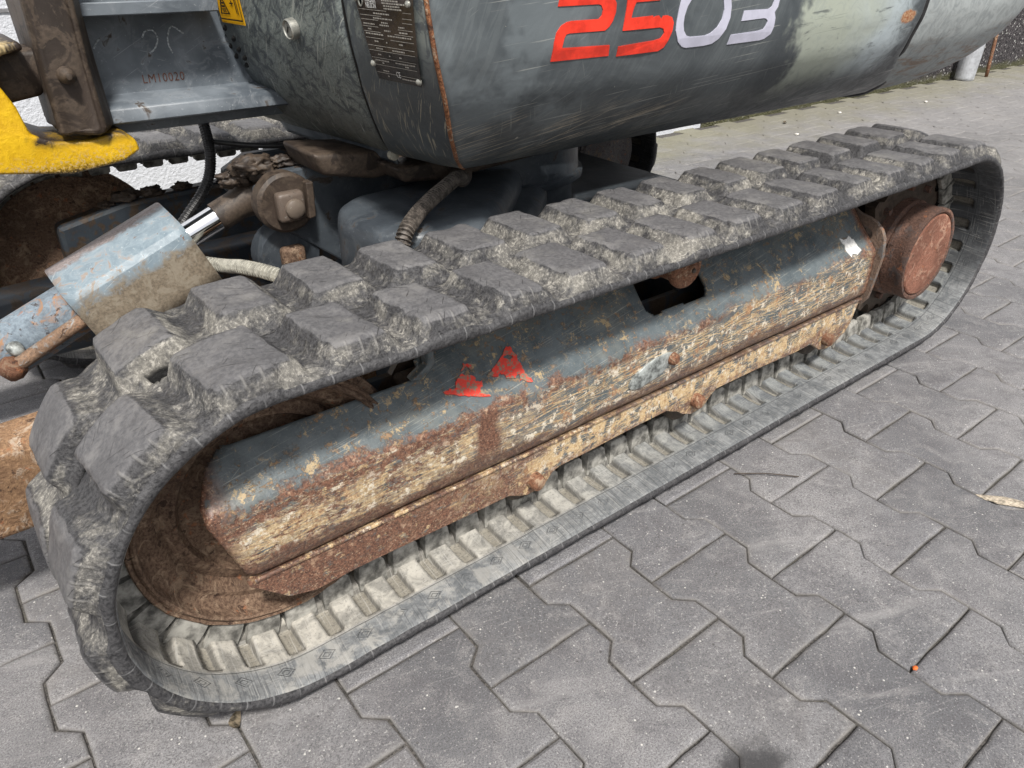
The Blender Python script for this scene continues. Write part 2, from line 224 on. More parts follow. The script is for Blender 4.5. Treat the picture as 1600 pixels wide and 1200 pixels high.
        s2 = g.add(g.sk(g.co, 16, 420, .8, .62, ax='x', de=3), g.sk(g.co, 16, 420, 1.1, .64, (3, 0, 0), 'x', 3), True); low = g.ma('SUBTRACT', 1, g.st(x[2], .60, .66)); base = g.mx(g.mul(g.mul(s2, low), .6), base, (.5, .45, .34)); rough = .4
    else:   # rear weight
        low = g.ma('SUBTRACT', 1, g.st(g.add(g.ma('SUBTRACT', x[2], g.mul(g.st(x[0], 1.4, 2.0), .08)), g.mul(g.ma('SUBTRACT', m, .5), .06)), .56, .64)); base = g.mx(g.st(m, .35, .6), (.27, .295, .30), (.40, .43, .43))
        base = g.mx(g.mul(g.mul(low, g.st(g.no(1, 10, .72, g.vs(g.co, (9, 20, 60)), .3), .48, .62)), .75), base, g.mx(g.st(f, .3, .7), (.17, .10, .06), (.34, .21, .12))); base = g.mx(g.mul(g.st(f, .6, .7), .4), base, (.5, .46, .38)); rough = .6
    g.bump(b, .5, .01); g.bump(m, .12, .002); g.bump(f, .15, .0005); return g.out(base, rough, 0, .5)
def m_steel(name, c1, c2, sp=(.3, .33, .35), mud=.0, mudc=(.07, .05, .035), rough=.45):
    g = M(name); f = g.no(220, 6, .7); m = g.no(28, 10, .7, di=.8); b = g.no(8, 6, .6)
    c = g.mx(g.st(b, .35, .65), c1, c2); s = g.mul(g.add(g.sk(g.co, 11, 500, .5, .69, ax='y', de=3), g.sk(g.co, 14, 500, -.3, .70, (2, 0, 0), 'y', 3), True), g.st(g.no(15, 5, .6, loc=(8, 0, 0)), .45, .6)); c = g.mx(g.mul(s, .45), c, sp); c = g.mx(g.mul(g.st(m, .5, .62), .35), c, tuple(q * .4 + w * .6 for q, w in zip(sp, c2)))
    c = g.mx(g.mul(g.st(f, .66, .70), .35), c, sp)
    if mud > 0: c = g.mx(g.st(m, .62 - mud * .3, .70 - mud * .3), c, g.mx(g.st(f, .3, .7), tuple(q * .6 for q in mudc), mudc))
    g.bump(b, .3, .006); g.bump(m, .4, .002); g.bump(f, .3, .0006); return g.out(c, rough, 0, .5)
def m_guard():
    g = M('light_blue_guard_paint'); f = g.no(240, 8, .72); m = g.no(40, 10, .72, di=1); b = g.no(9, 6, .6); V = g.xyz(g.uv())[1]
    c = g.mx(g.st(m, .3, .7), (.17, .225, .265), (.29, .355, .40)); c = g.mx(g.mul(g.st(f, .6, .72), .5), c, (.5, .56, .58))
    spot = g.st(g.no(60, 5, .65, di=.4), .66, .69); c = g.mx(spot, c, (.17, .10, .07)); c = g.mx(g.mul(g.mul(g.st(m, .53, .60), g.st(b, .42, .55)), .7), c, g.mx(f, (.22, .13, .08), (.40, .30, .22))); sk_ = g.sk(g.co, 12, 500, .6, .67, ax='y', de=3); c = g.mx(g.mul(sk_, .5), c, (.55, .6, .62))
    Vn = g.add(V, g.mul(g.ma('SUBTRACT', m, .5), .05)); mud = g.st(g.add(V, g.mul(g.ma('SUBTRACT', g.add(g.mul(b, .6), g.mul(m, .4)), .5), .12)), .160, .175); c = g.mx(mud, c, g.mx(g.st(f, .3, .7), (.115, .092, .066), (.20, .165, .12))); c = g.mx(g.mul(mud, g.mul(g.st(m, .48, .6), .6)), c, (.25, .22, .17))
    top = g.ma('SUBTRACT', 1, g.st(g.add(Vn, g.mul(g.ma('SUBTRACT', b, .5), .05)), .078, .088)); c = g.mx(g.mul(top, .9), c, g.mx(g.st(f, .3, .7), (.16, .12, .11), (.30, .25, .235)))
    g.bump(g.add(spot, g.mul(top, .6)), -.4, .001); g.bump(m, .3, .0015); return g.out(c, g.st(mud, 0, 1, .5, .9))
def m_yellow():
    g = M('worn_yellow_paint'); f = g.no(300, 8, .75); m = g.no(50, 10, .72, di=1); x = g.xyz()
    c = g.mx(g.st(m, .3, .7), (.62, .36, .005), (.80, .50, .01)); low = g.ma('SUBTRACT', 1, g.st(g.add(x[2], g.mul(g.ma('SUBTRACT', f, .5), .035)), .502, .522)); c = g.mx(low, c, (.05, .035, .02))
    mid = g.mul(g.ma('SUBTRACT', 1, g.st(x[2], .515, .54)), g.st(f, .52, .60)); c = g.mx(mid, c, (.55, .40, .18))
    top = g.st(g.add(x[2], g.mul(g.ma('SUBTRACT', m, .5), .03)), .640, .652); c = g.mx(g.mul(top, .85), c, (.40, .33, .2)); gr = g.mul(g.st(g.add(x[0], g.mul(g.ma('SUBTRACT', m, .5), .05)), -.240, -.228), g.st(g.add(x[2], g.mul(g.ma('SUBTRACT', m, .5), .03)), .535, .55)); c = g.mx(gr, c, (.03, .02, .015))
    n = g.mul(g.st(g.n('ShaderNodeNewGeometry').outputs['Pointiness'], .49, .52), 0.0)
    g.bump(m, .4, .003); g.bump(f, .5, .001); return g.out(c, .5)
def m_wall():
    g = M('white_textured_wall'); n = g.no(120, 4, .6); b = g.no(1.5, 4, .6); g.bump(n, .6, .006); return g.out(g.mx(b, (.60, .625, .67), (.66, .68, .72)), .6)
def m_plinth():
    g = M('dark_pebble_plinth'); v = g.n('ShaderNodeTexVoronoi'); g.put(v.inputs['Vector'], g.co); v.inputs['Scale'].default_value = 110
    c = g.mx(g.st(g.xyz(v.outputs['Color'])[0], .2, .95), (.015, .013, .016), (.10, .09, .095)); c = g.mx(g.st(g.xyz(v.outputs['Color'])[1], .96, .97), c, (.5, .5, .48)); g.bump(v.outputs['Distance'], .8, .01)
    z = g.xyz()[2]; mo = g.mul(g.ma('SUBTRACT', 1, g.st(g.add(z, g.mul(g.no(12, 5, .6), .08)), .05, .10)), .8); c = g.mx(mo, c, (.09, .09, .035)); return g.out(c, .8)

PITCH = None   # set below
R0 = .187; IX, IZ, SX, SZ = -.158, .2195, 1.257, .2225
L1 = SX - IX; PER = 2 * L1 + 2 * math.pi * R0; NL = 39; PITCH = PER / NL
paver_m, joint_m = m_paver(), m_joint(); rub_m, rin_m = m_rubber(), m_rubber_in(); frame_m = m_frame()
rust_m = m_rust('pitted_brown_rust', (.095, .055, .036), (.25, .165, .11), (.33, .235, .16)); redrust_m = m_rust('red_rust', (.20, .085, .055), (.36, .165, .11), (.46, .27, .19)); drum_m = m_rust('brown_rust', (.10, .055, .042), (.25, .14, .10), (.12, .10, .095), 1, .1)
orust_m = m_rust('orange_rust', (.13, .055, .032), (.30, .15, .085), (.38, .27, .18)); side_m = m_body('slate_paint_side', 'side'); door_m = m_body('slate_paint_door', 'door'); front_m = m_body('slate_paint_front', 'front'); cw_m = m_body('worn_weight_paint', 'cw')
chassis_m = m_steel('dark_blue_chassis', (.034, .041, .050), (.078, .092, .106), (.20, .225, .24), .12, (.075, .06, .05), .4); chassisd_m = m_steel('muddy_and_shaded_chassis', (.026, .034, .045), (.045, .055, .065), (.15, .15, .15), .5)
grease_m = m_steel('greasy_brown_dirt', (.022, .015, .011), (.050, .035, .026), (.10, .08, .06), .6, (.085, .062, .045), .6); lm_m = m_steel('grey_bracket_paint', (.080, .095, .112), (.17, .195, .22), (.42, .44, .46), .05)
guard_m, yellow_m, wall_m, plinth_m = m_guard(), m_yellow(), m_wall(), m_plinth()
black_m = m_flat('black_void', (.006, .006, .006), .8); g_ = M('worn_red_decal'); w_ = g_.add(g_.st(g_.no(70, 4, .8, di=.2), .54, .57), g_.mul(g_.st(g_.no(190, 4, .8, loc=(2, 2, 2)), .57, .60), .8), True); red2_m = g_.out(g_.mx(w_, g_.mx(g_.no(160, 3, .6), (.62, .03, .018), (.85, .07, .04)), g_.mx(g_.no(200, 3, .7), (.14, .12, .10), (.36, .26, .17))), .45)
red_m = m_flat('red_decal', (.80, .045, .022), .4, 0, .12, 40); lav_m = m_flat('pale_decal', (.55, .55, .66), .4, 0, .04, 40)
white_m = m_flat('white_sticker', (.68, .68, .66), .6, 0, .1, 200); label_m = m_flat('yellow_label', (.80, .42, .005), .45, 0, .03, 30); ink_m = m_flat('black_ink', (.012, .012, .012), .5)
plate_m = m_flat('black_type_plate', (.035, .027, .024), .35, 0, .25, 40); alu_m = m_flat('bare_alu', (.42, .42, .38), .4, .6, .15, 90); print_m = m_flat('plate_print', (.42, .40, .36), .5, 0, .1, 200)
engr_m = m_flat('rusty_engraving', (.11, .045, .028), .7, 0, .3, 300); chalk_m = m_flat('chalk', (.40, .43, .45), .9, 0, .3, 300); hose_m = m_flat('black_hose', (.02, .02, .021), .45, 0, .3, 60); ghose_m = m_flat('dusty_grey_hose', (.36, .35, .30), .6, 0, .15, 100); bhose_m = m_flat('dusty_brown_hose', (.10, .085, .072), .6, 0, .3, 100)
g_ = M('chrome'); chrome_m = g_.out((.85, .86, .88), .06, 1.0)
galv_m = m_flat('galvanised_post', (.50, .52, .55), .45, .3, .1, 30); steelscr_m = m_flat('scratched_pad', (.30, .32, .31), .5, .3, .35, 90); leaf_m = m_flat('dry_leaf', (.30, .25, .18), .8, 0, .4, 120); orange_m = m_flat('orange_fleck', (.75, .16, .03), .6); twig_m = m_flat('twig_bark', (.07, .055, .045), .9); pebble_m = m_flat('pale_pebble', (.62, .60, .55), .8); sand_m = m_flat('spilt_sand', (.40, .345, .27), .95, 0, .3, 200)

# ------------------------------------------------------------------ object helpers
C = scene.collection
def tag(o, label=None, cat=None, group=None, kind=None):
    for k, v in (('label', label), ('category', cat), ('group', group), ('kind', kind)):
        if v: o[k] = v
    return o
def empty(name, loc, **k):
    o = bpy.data.objects.new(name, None); C.objects.link(o); o.location = loc; o.empty_display_size = .1; return tag(o, **k)
def mesh(name, V, F, m, parent=None, smooth=False, uv=None, attrs=None, normals=None):
    me = bpy.data.meshes.new(name); V = np.asarray(V, float)
    me.from_pydata(V.tolist(), [], [tuple(int(i) for i in f) for f in F]); me.update()
    if m: me.materials.append(m)
    if uv is not None:
        l = me.uv_layers.new(name='UVMap'); idx = np.zeros(len(me.loops), np.int32); me.loops.foreach_get('vertex_index', idx); l.data.foreach_set('uv', np.asarray(uv, np.float32)[idx].ravel())
    for k, a in (attrs or {}).items():
        at = me.attributes.new(k, 'FLOAT', 'POINT'); at.data.foreach_set('value', np.asarray(a, np.float32))
    if smooth or normals is not None: me.polygons.foreach_set('use_smooth', [True] * len(me.polygons))
    if normals is not None: me.normals_split_custom_set_from_vertices(np.asarray(normals).tolist())
    o = bpy.data.objects.new(name, me); C.objects.link(o); o.parent = parent; return o
def bmobj(name, bm, m, parent=None, smooth=None):
    bmesh.ops.recalc_face_normals(bm, faces=bm.faces)
    me = bpy.data.meshes.new(name); bm.to_mesh(me); bm.free(); me.materials.append(m) if m else None
    o = bpy.data.objects.new(name, me); C.objects.link(o); o.parent = parent
    if smooth is not None:
        me.polygons.foreach_set('use_smooth', [True] * len(me.polygons)); me.set_sharp_from_angle(angle=math.radians(smooth))
    return o
def bevel(bm, w, seg=2, ang=30):
    es = [e for e in bm.edges if len(e.link_faces) == 2 and e.calc_face_angle(0) > math.radians(ang)]
    bmesh.ops.bevel(bm, geom=es, offset=w, segments=seg, profile=.5, affect='EDGES', clamp_overlap=True)
def prism(poly, a, b, axis='y', bev=.003, seg=2):
    """polygon (2d) extruded between a and b along an axis; the polygon lies in the other two axes, in order x,y,z"""
    bm = bmesh.new()
    f3 = {'y': lambda p, t: (p[0], t, p[1]), 'z': lambda p, t: (p[0], p[1], t), 'x': lambda p, t: (t, p[0], p[1])}[axis]
    v0 = [bm.verts.new(f3(p, a)) for p in poly]; v1 = [bm.verts.new(f3(p, b)) for p in poly]; n = len(poly)
    bm.faces.new(v0); bm.faces.new(v1[::-1])
    for i in range(n): bm.faces.new((v0[i], v1[i], v1[(i + 1) % n], v0[(i + 1) % n]))
    bmesh.ops.recalc_face_normals(bm, faces=bm.faces)
    if bev: bevel(bm, bev, seg)
    return bm
def lathe(prof, n=48, axis='y', c=(0, 0, 0)):
    """prof: list of (radius, position along axis)"""
    V = []; F = []
    for r, h in prof:
        for i in range(n):
            a = 2 * math.pi * i / n; p, q = r * math.cos(a), r * math.sin(a)
            V.append({'y': (p, h, q), 'z': (p, q, h), 'x': (h, p, q)}[axis])
    for j in range(len(prof) - 1):
        for i in range(n): F.append((j * n + i, j * n + (i + 1) % n, (j + 1) * n + (i + 1) % n, (j + 1) * n + i))
    V = np.array(V) + np.array(c); bm = bmesh.new(); vs_ = [bm.verts.new(v) for v in V]
    for f in F: bm.faces.new([vs_[i] for i in f])
    for j in (0, len(prof) - 1):
        if prof[j][0] > 1e-4: bm.faces.new([vs_[j * n + i] for i in range(n)])
    bmesh.ops.remove_doubles(bm, verts=bm.verts, dist=1e-5); return bm
def frames(P):
    P = np.asarray(P, float); T = np.gradient(P, axis=0); T /= np.linalg.norm(T, axis=1)[:, None]; N = np.zeros_like(P); up = np.array([0, 0, 1.])
    if abs(T[0] @ up) > .9: up = np.array([0, 1., 0])
    n = np.cross(T[0], up); n /= np.linalg.norm(n)
    for i in range(len(P)):
        n = n - T[i] * (n @ T[i]); n /= np.linalg.norm(n); N[i] = n
    return T, N, np.cross(T, N)
def spline(pts, n):
    pts = np.asarray(pts, float); p = np.vstack([2 * pts[0] - pts[1], pts, 2 * pts[-1] - pts[-2]]); out = []
    k = len(pts) - 1
    for t in np.linspace(0, k - 1e-6, n):
        i = int(t); f = t - i; a, b, c_, d = p[i], p[i + 1], p[i + 2], p[i + 3]
        out.append(.5 * ((2 * b) + (-a + c_) * f + (2 * a - 5 * b + 4 * c_ - d) * f * f + (-a + 3 * b - 3 * c_ + d) * f ** 3))
    return np.array(out)
def tube(name, pts, r, m, parent, n=10, k=40, ribs=0, sub=6, rib_amp=.18):
    P = spline(pts, k if not ribs else ribs * sub); T, N, B = frames(P); V = []; F = []
    for i in range(len(P)):
        ri = r
        if ribs: ri = r * (1 + rib_amp * (1 if (i % sub) < sub / 2 else -1))
        for j in range(n): a = 2 * math.pi * j / n; V.append(P[i] + ri * (N[i] * math.cos(a) + B[i] * math.sin(a)))
    for i in range(len(P) - 1):
        for j in range(n): F.append((i * n + j, i * n + (j + 1) % n, (i + 1) * n + (j + 1) % n, (i + 1) * n + j))
    F.append(tuple(range(n))[::-1]); F.append(tuple((len(P) - 1) * n + j for j in range(n)))
    return mesh(name, V, F, m, parent, smooth=not ribs)
def lump(bm, amp, sc, seed=0):
    from mathutils import noise as mn
    bm.normal_update()
    for v in bm.verts: v.co += v.normal * amp * mn.fractal(v.co * sc + Vector((seed, 0, 0)), .8, 2, 4)
    return bm
_P = [rng.random(4096) for _ in range(1)]
def vnoise(P, sc, seed=0):
    p = np.asarray(P) * sc + seed * 17.3; i = np.floor(p).astype(np.int64); f = p - i; f = f * f * (3 - 2 * f); T = _P[0]
    def h(a, b, c): return T[(a * 73856093 ^ b * 19349663 ^ c * 83492791) & 4095]
    r = 0
    for dx in (0, 1):
        for dy in (0, 1):
            for dz in (0, 1):
                r = r + h(i[..., 0] + dx, i[..., 1] + dy, i[..., 2] + dz) * np.where(dx, f[..., 0], 1 - f[..., 0]) * np.where(dy, f[..., 1], 1 - f[..., 1]) * np.where(dz, f[..., 2], 1 - f[..., 2])
    return r * 2 - 1
def fbm(P, sc, o=4, seed=0): return sum(vnoise(P, sc * 2 ** k, seed + k) * .55 ** k for k in range(o))
def sstep(a, b, x): t = np.clip((x - a) / (b - a), 0, 1); return t * t * (3 - 2 * t)

# ------------------------------------------------------------------ setting: pavement, wall
PX, AMP, LY = .14147, .0122, .1
pave = bmobj('pavement', (lambda bm: (bmesh.ops.create_grid(bm, x_segments=1, y_segments=1, size=1), bmesh.ops.scale(bm, vec=(60, 60, 1), verts=bm.verts), bmesh.ops.translate(bm, vec=(6, -1.5, -.0058), verts=bm.verts), bm)[-1])(bmesh.new()), joint_m)
tag(pave, kind='structure')
def paver_mesh(seed, bev=True):
    r = random.Random(seed); g = .0012; a = AMP; h = LY; w = PX / 2
    # right-hand profile from y=-h to y=+h, wide at both ends, waisted in the middle
    ys = [-h + g, -.6 * h, -.4 * h, .4 * h, .6 * h, h - g]; xs = [w + a, w + a, w - a, w - a, w + a, w + a]
    pts = [(x - g, y) for x, y in zip(xs, ys)] + [(-(x - g), y) for x, y in zip(xs[::-1], ys[::-1])]
    dn = []
    for i in range(len(pts)):
        a_, b_ = pts[i], pts[(i + 1) % len(pts)]; k_ = max(1, int(math.hypot(b_[0] - a_[0], b_[1] - a_[1]) / .022)) if bev else 1
        dn += [(a_[0] + (b_[0] - a_[0]) * q / k_, a_[1] + (b_[1] - a_[1]) * q / k_) for q in range(k_)]
    pts = [(x + r.uniform(-.0010, .0009), y + r.uniform(-.0009, .0009)) for x, y in dn]; n = len(pts)
    ctr = np.array(pts)
    def inset(d):
        out = []
        for i in range(n):
            p0, p1, p2 = ctr[i - 1], ctr[i], ctr[(i + 1) % n]; e1 = (p1 - p0) / np.linalg.norm(p1 - p0); e2 = (p2 - p1) / np.linalg.norm(p2 - p1)
            n1 = np.array([-e1[1], e1[0]]); n2 = np.array([-e2[1], e2[0]]); m = n1 + n2; m /= max(.3, (m @ n1)); out.append(p1 + m * d)
        return np.array(out)
    rings = [(0, -.03), (0, -.0046), (.0011, -.0021), (.0032, -.0007), (.0065, -.0001), (.011, 0)] if bev else [(0, -.01), (.0, -.003), (.004, 0)]
    V = []; F = []
    for d, z in rings:
        q = inset(d); V += [(x, y, z + (r.uniform(-.0004, .0003) if d > 0 and d < .008 else 0)) for x, y in q]
    for j in range(len(rings) - 1):
        for i in range(n): F.append((j * n + i, j * n + (i + 1) % n, (j + 1) * n + (i + 1) % n, (j + 1) * n + i))
    F.append(tuple((len(rings) - 1) * n + i for i in range(n))); return V, F
variants = []
for i in range(8):
    V, F = paver_mesh(i); o = mesh('paver', V, F, paver_m, smooth=True); o.data.set_sharp_from_angle(angle=math.radians(50)); variants.append(o.data); bpy.data.objects.remove(o)
cells = []
for k in range(-9, 82):
    for n in range(-21, 9):
        if (k + n) % 2 == 0: continue          # a stone of column k spans n-1..n+1
        cx_, cy_ = (k + .5) * PX, -n * LY
        if cy_ > 1.93: continue
        d = np.array([cx_, cy_, 0]) - CAM; q = RC @ d
        if q[2] < .1: continue
        u, v = 800 + FPX * q[0] / q[2], 600 + FPX * q[1] / q[2]
        infr = -120 < u < 1720 and -60 < v < 1330
        hid = (.13 < cy_ < .34 and -.1 < cx_ < 1.2)
        size = 1 / q[2] ** 2
        cells.append((-(size if infr and not hid else size * .02), k, n, infr))
cells.sort(); picked = cells[:296]; rest = [c for c in cells[296:]]
for _, k, n, _i in picked:
    o = bpy.data.objects.new('paver', random.choice(variants)); C.objects.link(o); o.parent = pave
    o.location = ((k + .5) * PX, -n * LY, random.uniform(-.0011, .0009)); o.rotation_euler = (random.uniform(-.004, .004), random.uniform(-.005, .005), random.choice((0, math.pi)) + random.uniform(-.004, .004))
V0, F0 = paver_mesh(99, False); V0 = np.array(V0); Vr = []; Fr = []
for i, (_, k, n, _i) in enumerate(rest):
    b = len(V0) * i; Vr.append(V0 + np.array([(k + .5) * PX, -n * LY, random.uniform(-.0015, .0012)])); Fr += [tuple(b + j for j in f) for f in F0]
if rest: o = mesh('distant_pavers', np.vstack(Vr), Fr, paver_m, pave); tag(o, kind='stuff')

wy = 1.955
w = bmobj('white_wall', prism([(-3.5, -.02), (2.74, -.02), (2.74, .22), (2.74, 2.2), (-3.5, 2.2)], wy, wy + .12, 'y', 0), wall_m)
tag(w, 'white textured wall behind the machine with horizontal panel seams', 'wall')
for z in (.62, 1.25): bmobj('panel_seam', prism([(-3.5, z), (2.74, z), (2.74, z + .009), (-3.5, z + .009)], wy - .004, wy + .01, 'y', 0), m_flat('seam_grey', (.25, .25, .26), .6), w)
w2 = bmobj('dark_plinth_wall', prism([(2.743, -.02), (16, -.02), (16, .9), (2.743, .9)], wy - .01, wy + .12, 'y', .004), plinth_m)
tag(w2, 'dark pebble-dashed plinth wall at the back right with moss along its foot', 'wall')
w3 = bmobj('upper_white_wall', prism([(2.743, .903), (16, .903), (16, 2.2), (2.743, 2.2)], wy + .01, wy + .12, 'y', 0), wall_m, w2)
post = bmobj('bollard', lathe([(0, 0), (.056, 0), (.060, .01), (.063, .15), (.064, .5), (.05, .52), (0, .525)], 24, 'z'), galv_m)
post.location = (5.35, 1.86, 0); post.rotation_euler = (0, .05, 0); tag(post, 'short pale galvanised round post standing against the dark plinth', 'post')
stick = tube('rusty_stake', [(5.62, 1.83, 0), (5.63, 1.85, .3), (5.64, 1.86, .62)], .012, orust_m, None, 8, 8); tag(stick, 'thin rusty stake leaning by the dark plinth right of the pale post', 'stake')
# small litter
def leaf(loc, s, rot, mat, label, cat='leaf'):
    bm = bmesh.new(); n = 12; L = [bm.verts.new((s * math.cos(a) * 1.0, s * .42 * math.sin(a) * (1 - .4 * math.cos(a)), .25 * s * math.cos(a) ** 2)) for a in [2 * math.pi * i / n for i in range(n)]]
    c = bm.verts.new((0, 0, -.05 * s)); [bm.faces.new((c, L[i], L[(i + 1) % n])) for i in range(n)]
    r = bmesh.ops.solidify(bm, geom=bm.faces[:], thickness=.0008); o = bmobj('leaf', bm, mat, None, 60); o.location = loc; o.rotation_euler = rot; return tag(o, label, cat)
leaf((-.272, .140, .006), .015, (0.5, .2, 1.0), leaf_m, 'curled dry leaf in the paver joint under the front of the near track')
leaf((3.14, 1.745, .006), .022, (.2, .1, .6), leaf_m, 'small brown leaf on the mossy pavers near the wall')
def blob(name, loc, s, mat, label, cat, fl=.5):
    bm = bmesh.new(); bmesh.ops.create_icosphere(bm, subdivisions=2, radius=1); lump(bm, .35, 1.7, loc[0] * 9); bmesh.ops.scale(bm, vec=(s, s * .8, s * fl), verts=bm.verts); o = bmobj(name, bm, mat, None, 80); o.location = loc; return tag(o, label, cat)
blob('orange_fleck', (.419, -.303, .002), .0038, orange_m, 'tiny bright orange fleck lying at a paver corner in the foreground', 'litter')
tw = tube('twig', [(.563, .081, .003), (.605, .045, .005), (.642, .009, .003)], .0010, twig_m, None, 6, 12); tag(tw, 'thin dark twig lying on a paver beside the near track', 'twig')
sp = blob('sand_spill', (.852, -.232, .0008), .034, sand_m, 'small patch of pale sand in a paver joint at the right edge', 'sand', .045); sp.scale = (1.1, .42, 1); sp.rotation_euler = (0, 0, -1.0)
for i, (a, b) in enumerate([(2.95, 1.55), (3.6, 1.72), (2.2, 1.4), (4.3, 1.6), (5.9, 1.66), (4.9, 1.2), (1.95, 1.1)]):
    o = blob('pale_pebble', (a, b, .004), .011, pebble_m, ['pale pebble on mossy pavers just right of the white wall end', 'pale pebble close to the wall foot, left of the small brown leaf', 'pale pebble on the clean pavers behind the rear weight seam', 'pale pebble near the wall, left of the galvanised post', 'pale pebble to the right of the rusty stake', 'pale pebble farthest out on the open pavers, right of the machine', 'pale pebble nearest the machine, left of all the others'][i], 'pebble'); o['group'] = 'pale pebbles near the wall'

# ------------------------------------------------------------------ excavator root
YC = .735      # machine centre line
exc = empty('mini_excavator', (0.55, YC, 0), label='worn grey mini excavator with cracked rubber tracks, rusty roller frame and yellow boom foot', cat='excavator')
ORG = np.array([.55, YC, 0.])
def place(o):           # geometry is written in world metres; children of the root sit back by its origin
    o.location = tuple(-ORG); return o

# ------------------------------------------------------------------ rubber track
def loop(s):
    s = np.mod(s, PER); x = np.zeros_like(s); z = np.zeros_like(s); nx = np.zeros_like(s); nz = np.zeros_like(s); H = math.pi * R0
    a = s < L1; t = s / L1; x = np.where(a, IX + s, x); z = np.where(a, IZ + (SZ - IZ) * t + R0 - .004 * np.sin(math.pi * t), z); nz = np.where(a, 1, nz)
    b = (s >= L1) & (s < L1 + H); an = math.pi / 2 - (s - L1) / R0; x = np.where(b, SX + R0 * np.cos(an), x); z = np.where(b, SZ + R0 * np.sin(an), z); nx = np.where(b, np.cos(an), nx); nz = np.where(b, np.sin(an), nz)
    c = (s >= L1 + H) & (s < 2 * L1 + H); t = (s - L1 - H) / L1; x = np.where(c, SX - (s - L1 - H), x); z = np.where(c, SZ + (IZ - SZ) * t - R0, z); nz = np.where(c, -1, nz)
    d = s >= 2 * L1 + H; an = -math.pi / 2 - (s - 2 * L1 - H) / R0; x = np.where(d, IX + R0 * np.cos(an), x); z = np.where(d, IZ + R0 * np.sin(an), z); nx = np.where(d, np.cos(an), nx); nz = np.where(d, np.sin(an), nz)
    return x, z, nx, nz
TH, LUG, WID = .0165, .0225, .25
S0N, S0F = .078, .128
def x_w(S):
    q = np.mod(S, PER); return np.minimum(q, PER - q)
def height(S, Y):
    """outer relief: returns (height above carcass, lug mask near, lug mask far, index near, index far)"""
    out = []
    for s0, far in ((S0N, 0), (S0F, 1)):
        idx = np.round((S - s0) / PITCH); yr = WID - Y if far else Y
        rs = np.array([[math.sin(i * 12.9898 + q * 78.2 + far * 3) * 43758.5453 % 1 for q in range(6)] for i in range(-2, NL + 3)])
        jj = rs[(idx.astype(int) + 2)]; ds = S - s0 - idx * PITCH + (yr - .06) * (.10 if not far else -.02) + (jj[..., 0] - .5) * .004
        yr2 = yr + (jj[..., 3] - .5) * .006; top = .0232 + (jj[..., 1] - .5) * .006 + .0025 * sstep(.9, 0, x_w(S))
        fs = 1 - sstep(0, .0195 + .005 * jj[..., 2] + .004 * np.sign(ds) , np.abs(ds) - top + .06 * np.clip(.03 - yr2, 0, 1)); fy = sstep(-.003, .014, yr2) * (1 - sstep(.103, .1165, yr2))
        out.append((fs * fy, idx))
    return out
